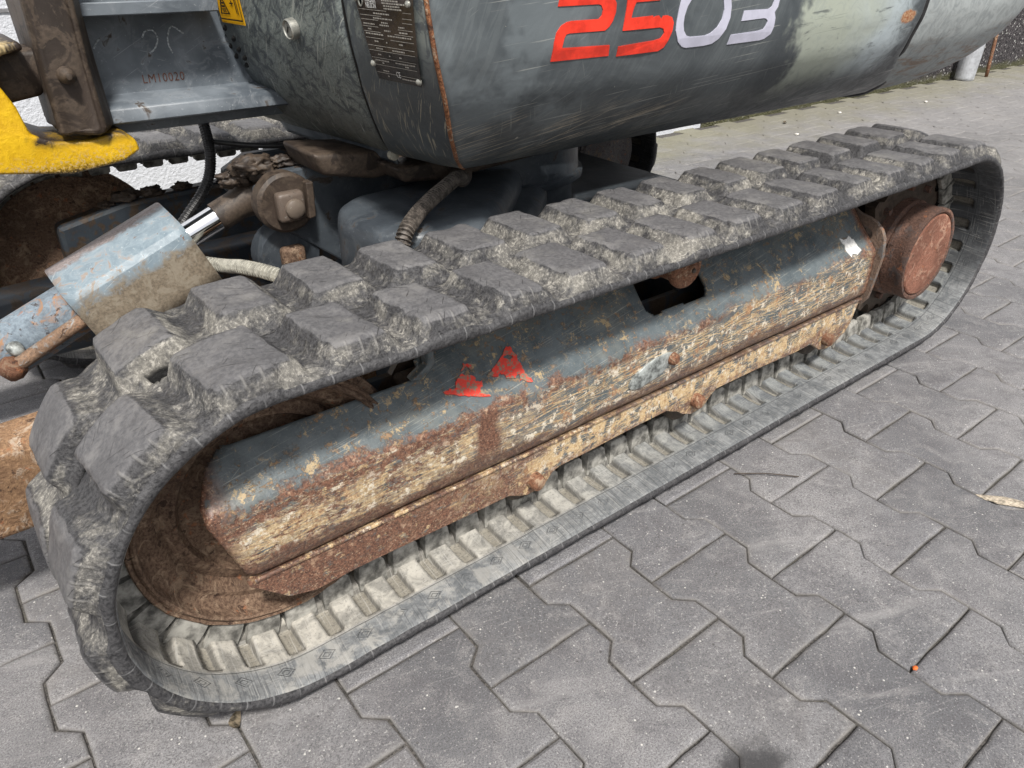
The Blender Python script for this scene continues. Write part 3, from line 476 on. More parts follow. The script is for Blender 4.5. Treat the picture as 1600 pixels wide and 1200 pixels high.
def build_track(parent_name='rubber_track'):
    ns = NL * 26; s = np.arange(ns) * PER / ns
    yo = np.concatenate([[0], np.linspace(.0025, .022, 7), np.linspace(.022, .096, 17)[1:], np.linspace(.096, .112, 6)[1:], np.linspace(.112, .125, 4)[1:]]); yo = np.concatenate([yo, (WID - yo[:-1])[::-1]])
    S, Y = np.meshgrid(s, yo, indexing='ij'); (hn, kn), (hf, kf) = height(S, Y); x, z, nx, nz = loop(S)
    base = TH * (1 - .22 * (sstep(.02, 0, Y) + sstep(WID - .02, WID, Y))); P3 = np.stack([x, Y, z], -1)
    n1 = fbm(P3, 28, 4, 1); n2 = fbm(P3, 95, 3, 5); m = np.maximum(hn, hf); chips = np.clip(fbm(P3, 30, 3, 77) - .05, 0, 1) * sstep(1, .5, m) * .0; m = np.clip(m * (1 + .10 * n2 * (1 - m)) , 0, 1); flat = sstep(.93, .995, m)
    rough = (n1 * .0022 + n2 * .0009) * (1 - flat) + n1 * .0008 * flat - .0035 * np.clip(fbm(P3, 22, 3, 50) - .25, 0, 1) * sstep(.25, .9, m)
    # torn rubber along the centre line, worst at the front wrap
    fr = np.clip(np.exp(-((np.minimum(S, PER - S)) / .45) ** 2), .12, 1); cen = np.exp(-((Y - .125 - .004 * n1) / .007) ** 2)
    rough -= cen * (.003 + .006 * fr * np.clip(n1 + .3, 0, 1)) * (1 - flat)
    chip = np.clip(fbm(P3, 40, 3, 9) - .55, 0, 1) * (1 - m) * .006 * fr; rough -= chip
    hole = np.zeros_like(S)
    for hs_, hy, r1, r2, dep in HOLES:
        dS = np.abs(S - hs_); dS = np.minimum(dS, PER - dS); q = np.sqrt((dS / r1) ** 2 + ((Y - hy) / r2) ** 2) + fbm(P3, 130, 3, 31) * .45; rough -= dep * (1 - sstep(.8, 1.05, q)); hole = np.maximum(hole, 1 - sstep(.72, 1.0, q))
    H = base + m * LUG * np.where(nz < 0, 1 + .38 * nz, 1) * (1 - .06 * (n1 + 1)) + rough
    H = np.maximum(H, .0045)
    outer = np.stack([x + nx * H, Y, z + nz * H], -1)
    # inner relief
    yi = np.concatenate([[0], np.linspace(.003, .045, 6), np.linspace(.050, .093, 12), np.linspace(.097, .125, 5)]); yi = np.concatenate([yi, (WID - yi[:-1])[::-1]])
    S2, Y2 = np.meshgrid(s, yi, indexing='ij'); x2, z2, nx2, nz2 = loop(S2); yr = np.minimum(Y2, WID - Y2); hp = PITCH / 2; ds = (S2 / hp + .5) % 1 * hp - hp / 2
    pit = (1 - sstep(.0092, .0118, np.abs(ds))) * sstep(.050, .054, yr) * (1 - sstep(.098, .102, yr)); P4 = np.stack([x2, Y2, z2], -1); nn = fbm(P4, 35, 4, 3)
    h2 = pit * .0100 + nn * .0006 - sstep(.070, .100, yr) * (1 - sstep(.018, .0245, np.abs(ds)) * .0) * .004 * (1 - pit) + (1 - sstep(0, .004, yr)) * .002
    inner = np.stack([x2 + nx2 * h2, Y2, z2 + nz2 * h2], -1)
    def gridn(G):
        a = np.roll(G, -1, 0) - np.roll(G, 1, 0); b = np.gradient(G, axis=1); n = np.cross(a, b); return n / np.linalg.norm(n, axis=-1)[..., None]
    no, ni = gridn(outer), -gridn(inner)
    sgn = np.sign(np.sum(no * np.stack([nx, 0 * nx, nz], -1), -1).mean()); no *= sgn; sgn = np.sign(-np.sum(ni * np.stack([nx2, 0 * nx2, nz2], -1), -1).mean()); ni *= sgn
    # rounded rim normals
    e = np.exp(-(Y / .003) ** 2) ; no[..., 1] -= e * .9; e = np.exp(-((WID - Y) / .003) ** 2); no[..., 1] += e * .9; no /= np.linalg.norm(no, axis=-1)[..., None]
    n3 = fbm(P3, 8, 3, 21)
    frontd = np.exp(-((np.minimum(S, PER - S)) / .5) ** 2); rightd = sstep(.7, 1.1, x)
    soft = sstep(.70, .99, m); dust = np.clip(.50 + .20 * sstep(.05, .4, m) * (1 - soft) + .30 * n3 + .10 * frontd - .10 * rightd, 0, 1); dust *= (1 - .75 * soft)
    wallb = 1 - sstep(.0, .018, Y); dust = np.where(Y < .010, dust * .8 + .05, dust); frl = ((S > PER - .75)) & (S < PER - .33); dust = np.where(frl, dust * .75, dust)
    gripn = sstep(.03, .02, np.abs(S - S0N - kn * PITCH)); wt = sstep(.80, .985, m)
    nY = len(yo); idx = np.arange(ns * nY).reshape(ns, nY); UVo = np.stack([S, Y], -1)
    cellm = np.maximum.reduce([m[:, :-1], m[:, 1:], np.roll(m, -1, 0)[:, :-1], np.roll(m, -1, 0)[:, 1:]])
    isn = np.maximum.reduce([hn[:, :-1], hn[:, 1:], np.roll(hn, -1, 0)[:, :-1], np.roll(hn, -1, 0)[:, 1:]]) >= cellm - 1e-9
    q = lambda i, j: (idx[i, j], idx[i, j + 1], idx[(i + 1) % ns, j + 1], idx[(i + 1) % ns, j])
    groups = {}; bf = []
    for i in range(ns):
        for j in range(nY - 1):
            if cellm[i, j] > .10:
                if isn[i, j]: key = ('n', int(kn[i, j]) % NL)
                else: key = ('f', int(kf[i, j]) % NL)
                groups.setdefault(key, []).append(q(i, j))
            else: bf.append(q(i, j))
    Vo = outer.reshape(-1, 3); No = no.reshape(-1, 3); Uo = UVo.reshape(-1, 2); A = {'hole': hole.ravel(), 'dust': dust.ravel(), 'worn_top': wt.ravel(), 'grip': (gripn * 1.0).ravel(), 'pit': np.zeros(Vo.shape[0])}
    def sub(F, flip):
        F = np.array(F); F = F[:, ::-1] if flip else F; u, inv_ = np.unique(F, return_inverse=True); return u, inv_.reshape(F.shape)
    f0 = np.array(bf[0]); nn_ = np.cross(Vo[f0[1]] - Vo[f0[0]], Vo[f0[2]] - Vo[f0[0]]); flip = nn_ @ No[f0[0]] < 0
    # belt = outer remainder + sides + inner
    nI = len(yi); idi = np.arange(ns * nI).reshape(ns, nI); Vi = inner.reshape(-1, 3); Ni = ni.reshape(-1, 3); Ui = np.stack([S2, Y2], -1).reshape(-1, 2)
    for key in list(groups):
        fs = groups[key]; par = {}
        def find(a):
            while par[a] != a: par[a] = par[par[a]]; a = par[a]
            return a
        for f in fs:
            for v_ in f: par.setdefault(v_, v_)
            r0 = find(f[0])
            for v_ in f[1:]: par[find(v_)] = find(r0)
        cc = {}
        for f in fs: cc.setdefault(find(f[0]), []).append(f)
        big_ = max(cc.values(), key=len); groups[key] = big_
        for q_ in cc.values():
            if q_ is not big_: bf.extend(q_)
    u, F = sub(bf, flip); belt = mesh('rubber_track', Vo[u], F, rub_m, None, True, Uo[u], {k: a[u] for k, a in A.items()}, No[u])
    Fi = []; 
    for i in range(ns):
        for j in range(nI - 1): Fi.append((idi[i, j], idi[(i + 1) % ns, j], idi[(i + 1) % ns, j + 1], idi[i, j + 1]))
    f0 = Fi[0]; nn_ = np.cross(Vi[f0[1]] - Vi[f0[0]], Vi[f0[2]] - Vi[f0[0]])
    if nn_ @ Ni[f0[0]] < 0: Fi = [f[::-1] for f in Fi]
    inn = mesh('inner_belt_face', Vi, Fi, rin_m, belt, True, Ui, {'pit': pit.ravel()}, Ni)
    # rims: three-step rounded side walls
    for jj, jo, sg in ((0, 0, -1), (nI - 1, nY - 1, 1)):
        a, b = inner[:, jj], outer[:, jo]; rows = [a]
        for t, o_ in ((.12, .0026), (.35, .0042), (.65, .0042), (.88, .0026)): r_ = a * (1 - t) + b * t; r_ = r_.copy(); r_[:, 1] += sg * (o_ + .0006 * n2[:, jo]); rows.append(r_)
        rows.append(b); R = np.stack(rows, 1); nr = R.shape[1]; ii = np.arange(ns * nr).reshape(ns, nr)
        F = [(ii[i, j], ii[i, j + 1], ii[(i + 1) % ns, j + 1], ii[(i + 1) % ns, j]) for i in range(ns) for j in range(nr - 1)]
        if sg > 0: F = [f[::-1] for f in F]
        Ur = np.stack([np.repeat(s[:, None], nr, 1), np.zeros((ns, nr))], -1).reshape(-1, 2)
        mesh('track_rim', R.reshape(-1, 3), F, rub_m, belt, True, Ur, {'hole': np.zeros(ns * nr), 'dust': np.clip(.02 + .25 * n3[:, :nr].ravel(), 0, 1), 'worn_top': np.zeros(ns * nr), 'grip': np.zeros(ns * nr), 'pit': np.zeros(ns * nr)})
    lugs = []
    for key in sorted(groups):
        u, F = sub(groups[key], flip); lugs.append(mesh('tread_lug', Vo[u], F, rub_m, belt, True, Uo[u], {k: a[u] for k, a in A.items()}, No[u]))
    return belt, inn, lugs
# torn holes: (s, y, half length, half width, depth); s runs rearwards from above the front wheel
HOLES = [(PER - .074, .1270, .0135, .0105, .030), (.026, .1240, .0120, .0080, .024), (.129, .1240, .0100, .0060, .024), (PER - .150, .1210, .0110, .0080, .028), (PER - .192, .1265, .0180, .0045, .026), (PER - .045, .1255, .0120, .0028, .014),
         (.335, .124, .010, .0026, .014), (.45, .126, .009, .0024, .012), (.215, .124, .008, .003, .014), (PER - .26, .125, .012, .004, .018), (.56, .125, .010, .0022, .012)]
belt, innb, lugs = build_track()
# guide lugs on the inside: near row individually, inner row joined
def tooth(s0, yc):
    x, z, nx, nz = [float(v) for v in loop(np.array([s0]))]; tx, tz = nz, -nx; V = []
    for h, ls, ws in ((-.005, .0205, .0085), (.014, .0203, .0082), (.031, .0185, .0068), (.0345, .0150, .004)):
        for a, b in ((-1, -1), (1, -1), (1, 1), (-1, 1)): V.append((x + tx * ls * a - nx * h, yc + ws * b, z + tz * ls * a - nz * h))
    F = [(0, 3, 2, 1), (12, 13, 14, 15)]
    for j in range(3):
        for i in range(4): F.append((j * 4 + i, j * 4 + (i + 1) % 4, (j + 1) * 4 + (i + 1) % 4, (j + 1) * 4 + i))
    return V, F
hp = PITCH / 2; Vs = []; Fs = []
guide_m = m_flat('dusty_guide_lug', (.25, .243, .22), .85, 0, .35, 50, .6)
for i in range(2 * NL):
    s0 = (i + .5) * hp; V, F = tooth(s0, .1045)
    o = mesh('guide_lug', V, F, guide_m, belt, True); o.data.set_sharp_from_angle(angle=math.radians(40))
    V, F = tooth(s0, WID - .1045); b = len(Vs); Vs += V; Fs += [tuple(q + b for q in f) for f in F]
gs = mesh('inner_guide_lugs', Vs, Fs, guide_m, belt); tag(gs, kind='stuff')
YE = .111
belt.parent = exc; belt.location = (-ORG[0], -ORG[1] + YE, 0); tag(belt, 'near rubber track with cracked lugs')
far = belt.copy(); C.objects.link(far); far.parent = exc; far.location = (-ORG[0], -ORG[1] + 2 * YC - YE - WID, 0); tag(far, 'far rubber track in the shade')
for ch in list(belt.children):
    c = ch.copy(); C.objects.link(c); c.parent = far
    if ch.name.startswith('guide_lug') and int(ch.name.split('.')[-1]) % 1 == 0 if '.' in ch.name else False: pass

# ------------------------------------------------------------------ roller frame
YF = .165
def build_frame():
    prof = [(.30, .372), (.262, .366), (.245, .352), (.215, .317), (.190, .2905), (.176, .2758), (.1690, .2684), (.1668, .2658), (.1656, .2630), (.165, .2600), (.165, .248), (.165, .22), (.165, .195), (.1655, .180), (.168, .173), (.176, .168), (.20, .166)]
    prof = np.array(prof); d = np.r_[0, np.cumsum(np.linalg.norm(np.diff(prof, axis=0), axis=1))]; d0 = d[7]; t = np.linspace(0, d[-1], 96); P = np.stack([np.interp(t, d, prof[:, 0]), np.interp(t, d, prof[:, 1])], 1); Vv = t - d0
    xs = np.arange(-.25, 1.0475, .0034); X, _ = np.meshgrid(xs, t, indexing='ij'); Yy = np.broadcast_to(P[:, 0], X.shape).copy(); Z = np.broadcast_to(P[:, 1], X.shape).copy()
    P3 = np.stack([X, Yy, Z], -1); n = fbm(P3, 6, 2, 40); Yy = Yy - n * .0013; Z = Z - n * .0004
    # bent-in front end
    xl = np.interp(Z, [.10, .17, .256, .275, .305, .319, .37], [-.18, -.214, -.243, -.243, -.222, -.195, -.17]); keep = X >= xl - .0034
    Xc = np.maximum(X, xl); e = np.clip(1 - (X - xl) / .012, 0, 1); Yy += e ** 2 * .006
    # upper notch at the front: the face is cut low until x=.045
    cut = (Z > .3165) & (X < .040 + (Z - .3165) * .35)
    hole = (X > .430) & (X < .572) & (Z > .304); hole |= (np.abs(X - .501) < .071 - np.clip(.304 - Z, 0, 1) * 1.1) & (Z > .294)
    keep &= ~cut; keep &= ~hole
    ns, nt = X.shape; idx = np.arange(ns * nt).reshape(ns, nt); F = [(idx[i, j], idx[i, j + 1], idx[i + 1, j + 1], idx[i + 1, j]) for i in range(ns - 1) for j in range(nt - 1) if keep[i, j] and keep[i + 1, j] and keep[i, j + 1] and keep[i + 1, j + 1]]
    V = np.stack([Xc, Yy, Z], -1).reshape(-1, 3); UV = np.stack([X, np.broadcast_to(Vv, X.shape)], -1).reshape(-1, 2)
    u, F = np.unique(np.array(F), return_inverse=True); F = F.reshape(-1, 4); o = mesh('track_frame', V[u], F, frame_m, exc, True, UV[u])
    md = o.modifiers.new('sheet', 'SOLIDIFY'); md.thickness = .006; md.offset = -1
    return place(o)
frm = build_frame()
def uvplane(o, fn):
    me = o.data; l = me.uv_layers.new(name='UVMap') if not me.uv_layers else me.uv_layers[0]
    for lp in me.loops: l.data[lp.index].uv = fn(me.vertices[lp.vertex_index].co)
flp = [(-.2135, .167), (-.2170, .161), (-.1764, .1200), (-.1440, .1100), (-.0882, .1126), (-.0377, .1115), (.0266, .1100), (.089, .1083), (.1450, .1075), (.165, .098), (.179, .0930), (.200, .0930), (.2150, .100), (.226, .1120), (.24, .1165), (.2924, .1171), (.3872, .1205), (.470, .1215), (.486, .114), (.497, .110), (.512, .0991), (.535, .090), (.5513, .0901), (.5700, .096), (.583, .109), (.5961, .1175), (.7325, .1159), (.8274, .1113), (.8796, .1124), (.895, .104), (.9164, .0894), (.94, .083), (.9647, .083), (.9850, .092), (1.005, .1), (1.02, .12), (1.0325, .166)]
fl = bmobj('lower_flange', prism(flp, .1662, .1762, 'y', .0012, 1), frame_m, frm); uvplane(fl, lambda c: (c.x, .262 - c.z + .005))
fl2 = bmobj('inner_frame_wall', prism([(-.17, .12), (1.03, .12), (1.10, .34), (1.10, .388), (.9, .388), (.7, .34), (.58, .27), (.42, .27), (.3, .34), (.06, .34), (.03, .30), (-.17, .30)], .262, .272, 'y', 0), chassisd_m, frm)
bmobj('frame_floor', prism([(-.15, .182), (1.03, .182), (1.03, .262), (-.15, .262)], .16, .166, 'z', 0), grease_m, frm)
bmobj('weld_bead', lump(prism([(.1660, .1685), (.1638, .1670), (.1636, .1650), (.1655, .1632), (.172, .163), (.174, .1665)], -.210, 1.035, 'x', 0), .0006, 60), frame_m, frm); uvplane(frm.children[-1], lambda c: (c.x, .095)) if False else None
wb = [c for c in frm.children if c.name.startswith('weld_bead')][0]; uvplane(wb, lambda c: (c.x, .096))
for bx, bz, br in ((.1905, .1157, .0125), (.5401, .1175, .0125), (.93, .110, .0125)):
    b = bmobj('frame_bolt', lathe([(0, .150), (br * .55, .150), (br * .92, .153), (br, .158), (br, .171)], 18, 'y', (bx, 0, bz)), orust_m, frm, 40)
for bx, bz in ((-.1701, .150), (-.0674, .150), (.0367, .1520)):
    bmobj('plug_hole', lathe([(0, .1705), (.004, .1700), (.0065, .1685), (.008, .1708)], 14, 'y', (bx, 0, bz)), rust_m, frm, 40)
# oval access pad with its bolt
ov = [(.366 + .052 + .050 * math.cos(a), .2165 + .0185 * math.sin(a) + .010 * math.cos(a)) for a in [2 * math.pi * i / 22 for i in range(22)]]
pad = bmobj('access_pad', lump(prism(ov, .1615, .167, 'y', .002, 2), .0008, 50), steelscr_m, frm, 40)
bmobj('pad_bolt', lathe([(0, .152), (.006, .152), (.0095, .155), (.0105, .1615)], 14, 'y', (.461, 0, .2245)), orust_m, pad, 40)
# end plate with lifting hole, across the rear end of the frame
op = [(.262, .350), (.2144, .3260), (.196, .323), (.1792, .3165), (.165, .305), (.1570, .290), (.1518, .2573), (.1545, .22), (.1571, .1887), (.1600, .165), (.168, .152), (.1799, .1480), (.262, .150)]
def holed(poly, hc, hr, t0, t1, axis):
    bm = bmesh.new(); n = len(poly); P = [Vector((p[0], p[1], 0)) for p in poly]; H = [Vector((hc[0] + hr * math.cos(2 * math.pi * i / 20), hc[1] + hr * math.sin(2 * math.pi * i / 20), 0)) for i in range(20)]
    vo = [bm.verts.new(p) for p in P]; vh = [bm.verts.new(p) for p in H]; es = [bm.edges.new((vo[i], vo[(i + 1) % n])) for i in range(n)] + [bm.edges.new((vh[i], vh[(i + 1) % 20])) for i in range(20)]
    bmesh.ops.triangle_fill(bm, edges=es, use_beauty=True); r = bmesh.ops.extrude_face_region(bm, geom=bm.faces[:]); bmesh.ops.translate(bm, vec=(0, 0, t1 - t0), verts=[v for v in r['geom'] if isinstance(v, bmesh.types.BMVert)])
    for v in bm.verts:
        a, b, t = v.co.x, v.co.y, v.co.z + t0; v.co = {'x': (t, a, b), 'y': (a, t, b)}[axis]
    return bm
bmobj('end_plate', holed(op, (.1935, .291), .0125, 1.046, 1.056, 'x'), m_rust('plate_rust', (.14, .10, .08), (.26, .18, .13), (.17, .17, .17)), frm, 30)
bmobj('notch_lip', lump(prism([(.028, .3155), (.052, .330), (.056, .362), (.062, .362), (.064, .330), (.046, .3115)], .208, .225, 'y', .003, 2), .0008, 40), frame_m, frm, 50); uvplane([c for c in frm.children if c.name.startswith('notch_lip')][0], lambda c: (c.x, -.012))
bmobj('added_rear_backing', prism([(.90, .12), (1.30, .12), (1.30, .38), (1.20, .394), (.90, .392)], .285, .295, 'y', 0), grease_m, frm)  # added dark plate, closes the bright see-through gap by the sprocket
# carrier roller
cr = place(bmobj('carrier_roller', lathe([(0, .158), (.006, .158), (.008, .162), (.014, .163), (.016, .166), (.026, .165), (.030, .168), (.032, .172), (.031, .179), (.026, .184), (.026, .215), (.033, .222), (.033, .25), (.0, .25)], 32, 'y', (.478, 0, .3655)), orust_m, exc, 35))
bmobj('axle_bolt', lathe([(0, .1545), (.0035, .155), (.004, .159)], 10, 'y', (.478, 0, .3655)), grease_m, cr)
# idler wheel
idl = place(bmobj('idler_wheel', lump(lathe([(0, .236), (.03, .234), (.045, .242), (.062, .244), (.070, .236), (.082, .238), (.090, .243), (.098, .240), (.103, .232), (.111, .234), (.118, .237), (.124, .231), (.130, .225), (.137, .226), (.142, .221), (.1465, .2165), (.1485, .210), (.1500, .2035), (.1525, .2015), (.1550, .2030), (.1565, .2060), (.1585, .2040), (.1605, .2035), (.162, .2055), (.1615, .212), (.154, .215), (.156, .217), (.172, .222), (.173, .25), (.156, .255), (.158, .268), (.15, .272), (.142, .262), (.12, .257), (.10, .262), (.08, .258), (.05, .264), (0, .264)], 96, 'y', (IX, 0, .222)), .0012, 30), rust_m, exc, 30))
bmobj('idler_hub', lathe([(0, .205), (.022, .205), (.028, .209), (.028, .224)], 24, 'y', (IX, 0, .222)), rust_m, idl, 30)
place(bmobj('idler_yoke', prism([(-.15, .20), (.05, .19), (.11, .23), (.11, .290), (.06, .295), (-.15, .25)], .232, .262, 'y', .006), rust_m, exc))
place(bmobj('tensioner_strap', lump(prism([(-.075, .300), (-.030, .345), (-.002, .345), (-.018, .316), (-.05, .292)], .250, .285, 'y', .004), .001, 40), m_rust('strap_rust', (.13, .08, .055), (.27, .18, .13), (.33, .25, .19)), exc))
place(bmobj('tensioner_tube', lathe([(0, .03), (.024, .03), (.024, .36), (0, .36)], 20, 'x', (0, .235, .29)), grease_m, exc, 40))
# travel motor and sprocket
mot = place(bmobj('travel_motor', lump(lathe([(0, .1535), (.089, .1535), (.0895, .150), (.092, .148), (.0975, .1485), (.0990, .152), (.0995, .160), (.0975, .166), (.0985, .185), (.0990, .195), (.0965, .1965), (.0985, .199), (.103, .204), (.104, .25), (.06, .26), (0, .26)], 72, 'y', (1.2475, 0, .2145)), .0010, 45), drum_m, exc, 30))
bmobj('motor_cover', lump(lathe([(0, .1475), (.05, .1475), (.084, .1482), (.0868, .1500), (.0868, .155)], 64, 'y', (1.2475, 0, .2145)), .0004, 60), redrust_m, mot, 30)
spr = [(1.257 + (.166 if k % 4 in (1, 2) else .147) * math.cos(2 * math.pi * (k + .5) / 76), SZ + (.166 if k % 4 in (1, 2) else .147) * math.sin(2 * math.pi * (k + .5) / 76)) for k in range(76)]
place(bmobj('drive_sprocket', prism(spr, .224, .246, 'y', 0), grease_m, exc))
for i in range(9):
    a = 2 * math.pi * i / 9 + .3; place(bmobj('sprocket_bolt', lathe([(0, .212), (.007, .212), (.008, .224)], 8, 'y', (1.257 + .122 * math.cos(a), 0, SZ + .122 * math.sin(a))), drum_m, exc))
for bx in (.19, .54, .93): place(bmobj('bottom_roller', lathe([(0, .19), (.030, .19), (.034, .195), (.034, .214), (.026, .216), (.026, .256), (.034, .258), (.034, .28), (0, .282)], 24, 'y', (bx, 0, .098)), grease_m, exc, 40))
# far side frame, idler and motor (mirrored copies of the same pieces)
def mirror_copy(o, parent):
    c = o.copy(); C.objects.link(c); c.parent = parent; return c
for o in [x for x in exc.children if x.name.split('.')[0] in ('idler_wheel', 'travel_motor', 'drive_sprocket', 'idler_yoke')]:
    c = mirror_copy(o, exc); c.scale = (1, -1, 1); c.location = (-ORG[0], 2 * YC - YC, 0)
    for ch in o.children:
        if ch.name.split('.')[0] in ('lower_flange', 'idler_hub', 'motor_cover', 'inner_frame_wall', 'frame_floor'): mirror_copy(ch, c)

place(bmobj('inner_drive_housing', lathe([(0, 1.12), (.098, 1.12), (.104, 1.124), (.106, 1.132), (.100, 1.134), (.100, 1.137), (.108, 1.139), (.110, 1.15), (.110, 1.22), (0, 1.22)], 56, 'y', (1.262, 0, .232)), m_rust('grey_housing', (.13, .12, .12), (.22, .20, .19), (.32, .22, .14)), exc, 30))
# ------------------------------------------------------------------ centre chassis
def P(name, bm, m, parent=None, smooth=None):
    o = bmobj(name, bm, m, parent or exc, smooth)
    if parent is None: place(o)
    return o
P('far_inner_wall', prism([(-.19, .16), (1.03, .16), (1.03, .325), (.3, .335), (-.06, .322), (-.19, .295)], 1.165, 1.21, 'y', .01), chassisd_m)
ped = P('swing_pedestal', lathe([(0, .25), (.158, .25), (.158, .376), (.176, .380), (.177, .386), (.1765, .391), (.168, .3935), (.166, .43), (.168, .452), (0, .455)], 64, 'z', (.55, YC, 0)), chassis_m, None, 35)
P('swing_ring', lathe([(0, .455), (.185, .455), (.188, .460), (.188, .476), (0, .478)], 64, 'z', (.55, YC, 0)), grease_m, None, 35)
P('chassis_top', prism([(.22, .50), (.34, .36), (.42, .33), (.90, .33), (.97, .40), (.97, 1.07), (.90, 1.14), (.42, 1.14), (.34, 1.11), (.22, .97)], .285, .322, 'z', .012, 3), chassis_m)
P('chassis_box', prism([(.24, .50), (.36, .37), (.98, .37), (.98, 1.10), (.36, 1.10), (.24, .97)], .16, .286, 'z', .01, 3), chassisd_m)
# front leg with rounded shoulder
lg = P('chassis_leg', prism([(.36, .62), (.16, .60), (.115, .565), (.098, .50), (.105, .43), (.15, .375), (.27, .36), (.42, .50), (.50, .58)], .14, .432, 'z', .030, 5), chassis_m, None, 50)
lg2 = P('chassis_leg', prism([(.42, .60), (.26, .52), (.200, .46), (.205, .385), (.34, .36), (.56, .58)], .20, .392, 'z', .022, 5), chassis_m, None, 50)
P('rear_leg', prism([(.80, .60), (.92, .52), (1.0, .36), (.86, .28), (.66, .30), (.60, .58)], .14, .33, 'z', .02, 4), chassis_m, None, 50)
# blade cylinder clevis plates with pins
clv = [(.035, .448), (.075, .468), (.30, .470), (.42, .455), (.42, .24), (.27, .24), (.165, .300), (.06, .385), (.032, .415)]
c1 = P('clevis_plate', prism(clv, .655, .675, 'y', .003), chassis_m); P('clevis_plate', prism(clv, .795, .815, 'y', .003), chassisd_m)
P('pin_boss', lump(lathe([(0, .632), (.042, .632), (.047, .637), (.047, .66)], 32, 'y', (.072, 0, .424)), .0015, 40), grease_m, None, 40)
bmo = prism([(.050, .400), (.094, .400), (.094, .446), (.050, .446)], .612, .634, 'y', .007, 3); sq = P('pin_retainer', bmo, m_steel('dirty_pin', (.07, .055, .045), (.13, .10, .08), (.5, .48, .44), .3), None, 50)
bmobj('pin_centre', lathe([(0, .604), (.010, .604), (.0145, .607), (.0155, .613)], 20, 'y', (.074, 0, .421)), m_steel('dirty_pin2', (.09, .07, .055), (.15, .12, .095), (.4, .38, .34), .3), sq, 40)
P('pin_lock_bar', prism([(.098, .398), (.110, .400), (.112, .455), (.100, .455)], .618, .638, 'y', .002), grease_m)
P('lower_lug', lathe([(0, .66), (.05, .66), (.052, .665), (.052, .70)], 28, 'y', (.075, 0, .330)), chassis_m, None, 40)
P('lower_pin', prism([(.055, .312), (.095, .312), (.095, .350), (.055, .350)], .640, .662, 'y', .008, 3), rust_m, None, 50)
# mud clods on far frame and clevis
for i, (a, b, c_, s) in enumerate([(.055, .70, .470, .022), (.03, .72, .452, .018), (0.0, 1.18, 0.33, 0.014), (-0.05, 1.18, 0.33, 0.016), (0.06, 1.18, 0.33, 0.012), (.10, .70, .472, .013), (.13, .69, .474, .011), (0.16, 1.18, 0.33, 0.014), (-0.09, 1.18, 0.318, 0.01)]):
    bm = bmesh.new(); bmesh.ops.create_icosphere(bm, subdivisions=4, radius=1); lump(bm, .42, 1.4, i * 3.3); lump(bm, .12, 5, i); bmesh.ops.scale(bm, vec=(s * 1.6, s, s * .8), verts=bm.verts); bmesh.ops.translate(bm, vec=(a, b, c_), verts=bm.verts); P('mud_clod', bm, grease_m, None, 80)
# blade cylinder: rod, rod eye, guard, barrel, pipe
ax0 = np.array([.072, YC, .424]); ax1 = np.array([-.60, YC, .155]); dirv = (ax1 - ax0) / np.linalg.norm(ax1 - ax0)
def along(t): return ax0 + dirv * t
def cyl_between(prof, name, m, parent=None, n=32):
    """prof: (radius, distance along the blade cylinder axis)"""
    up = np.cross(dirv, [0, 1., 0]); V = []; F = []
    for r, t in prof:
        for i in range(n): a = 2 * math.pi * i / n; V.append(along(t) + r * (up * math.cos(a) + np.array([0, 1., 0]) * math.sin(a)))
    for j in range(len(prof) - 1):
        for i in range(n): F.append((j * n + i, j * n + (i + 1) % n, (j + 1) * n + (i + 1) % n, (j + 1) * n + i))
    bm = bmesh.new(); v = [bm.verts.new(p) for p in V]; [bm.faces.new([v[k] for k in f]) for f in F]; bmesh.ops.remove_doubles(bm, verts=bm.verts, dist=1e-6); return P(name, bm, m, parent, 35)
cyl_between([(0, -.04), (.030, -.035), (.034, .0), (.030, .03), (.024, .05), (.024, .088), (0, .089)], 'rod_eye', grease_m)
cyl_between([(0, .085), (.0205, .086), (.0205, .22), (0, .22)], 'piston_rod', chrome_m)
cyl_between([(0, .17), (.036, .17), (.040, .18), (.040, .46), (.038, .47), (0, .47)], 'cylinder_barrel', m_rust('blue_barrel', (.16, .20, .24), (.27, .33, .38), (.42, .22, .10), .6))
def section_prism(sec, t0, t1, thick=.006):
    """open bent sheet: sec is a list of (y, height normal to axis)"""
    up = np.cross([0, 1., 0], dirv); up = -up if up[2] < 0 else up; V = []; F = []; UV = []; d = np.r_[0, np.cumsum(np.linalg.norm(np.diff(np.array(sec), axis=0), axis=1))]
    ts = np.linspace(t0, t1, 12)
    for t in ts:
        for (y, h), dd in zip(sec, d): p = along(t) + up * h; V.append((p[0], YC + y, p[2])); UV.append((t, dd))
    n = len(sec)
    for j in range(len(ts) - 1):
        for i in range(n - 1): F.append((j * n + i, j * n + i + 1, (j + 1) * n + i + 1, (j + 1) * n + i))
    return V, F, UV
sec = [(.075, .012), (.0745, .034), (.0730, .0370), (.068, .0395), (.036, .0485), (.029, .0495), (.012, .0475), (.0, .0455), (-.022, .0420), (-.042, .0375), (-.050, .0340), (-.055, .0270), (-.060, .008), (-.065, -.014), (-.070, -.036), (-.074, -.056)]
V, F, UV = section_prism(sec, .145, .338); gd = mesh('cylinder_guard', V, F, guard_m, exc, True, UV); gd.data.set_sharp_from_angle(angle=math.radians(14)); place(gd); md = gd.modifiers.new('sheet', 'SOLIDIFY'); md.thickness = .006
upv = np.cross([0, 1., 0], dirv); upv = -upv if upv[2] < 0 else upv
def off(t, y, h): p = along(t) + upv * h; return (p[0], YC + y, p[2])
o = tube('feed_pipe', [off(.33, -.048, -.002), off(.40, -.050, -.004), off(.45, -.050, -.006)], .0105, m_rust('pipe_rust', (.20, .13, .09), (.38, .24, .15), (.36, .38, .38)), exc, 12, 16); place(o)
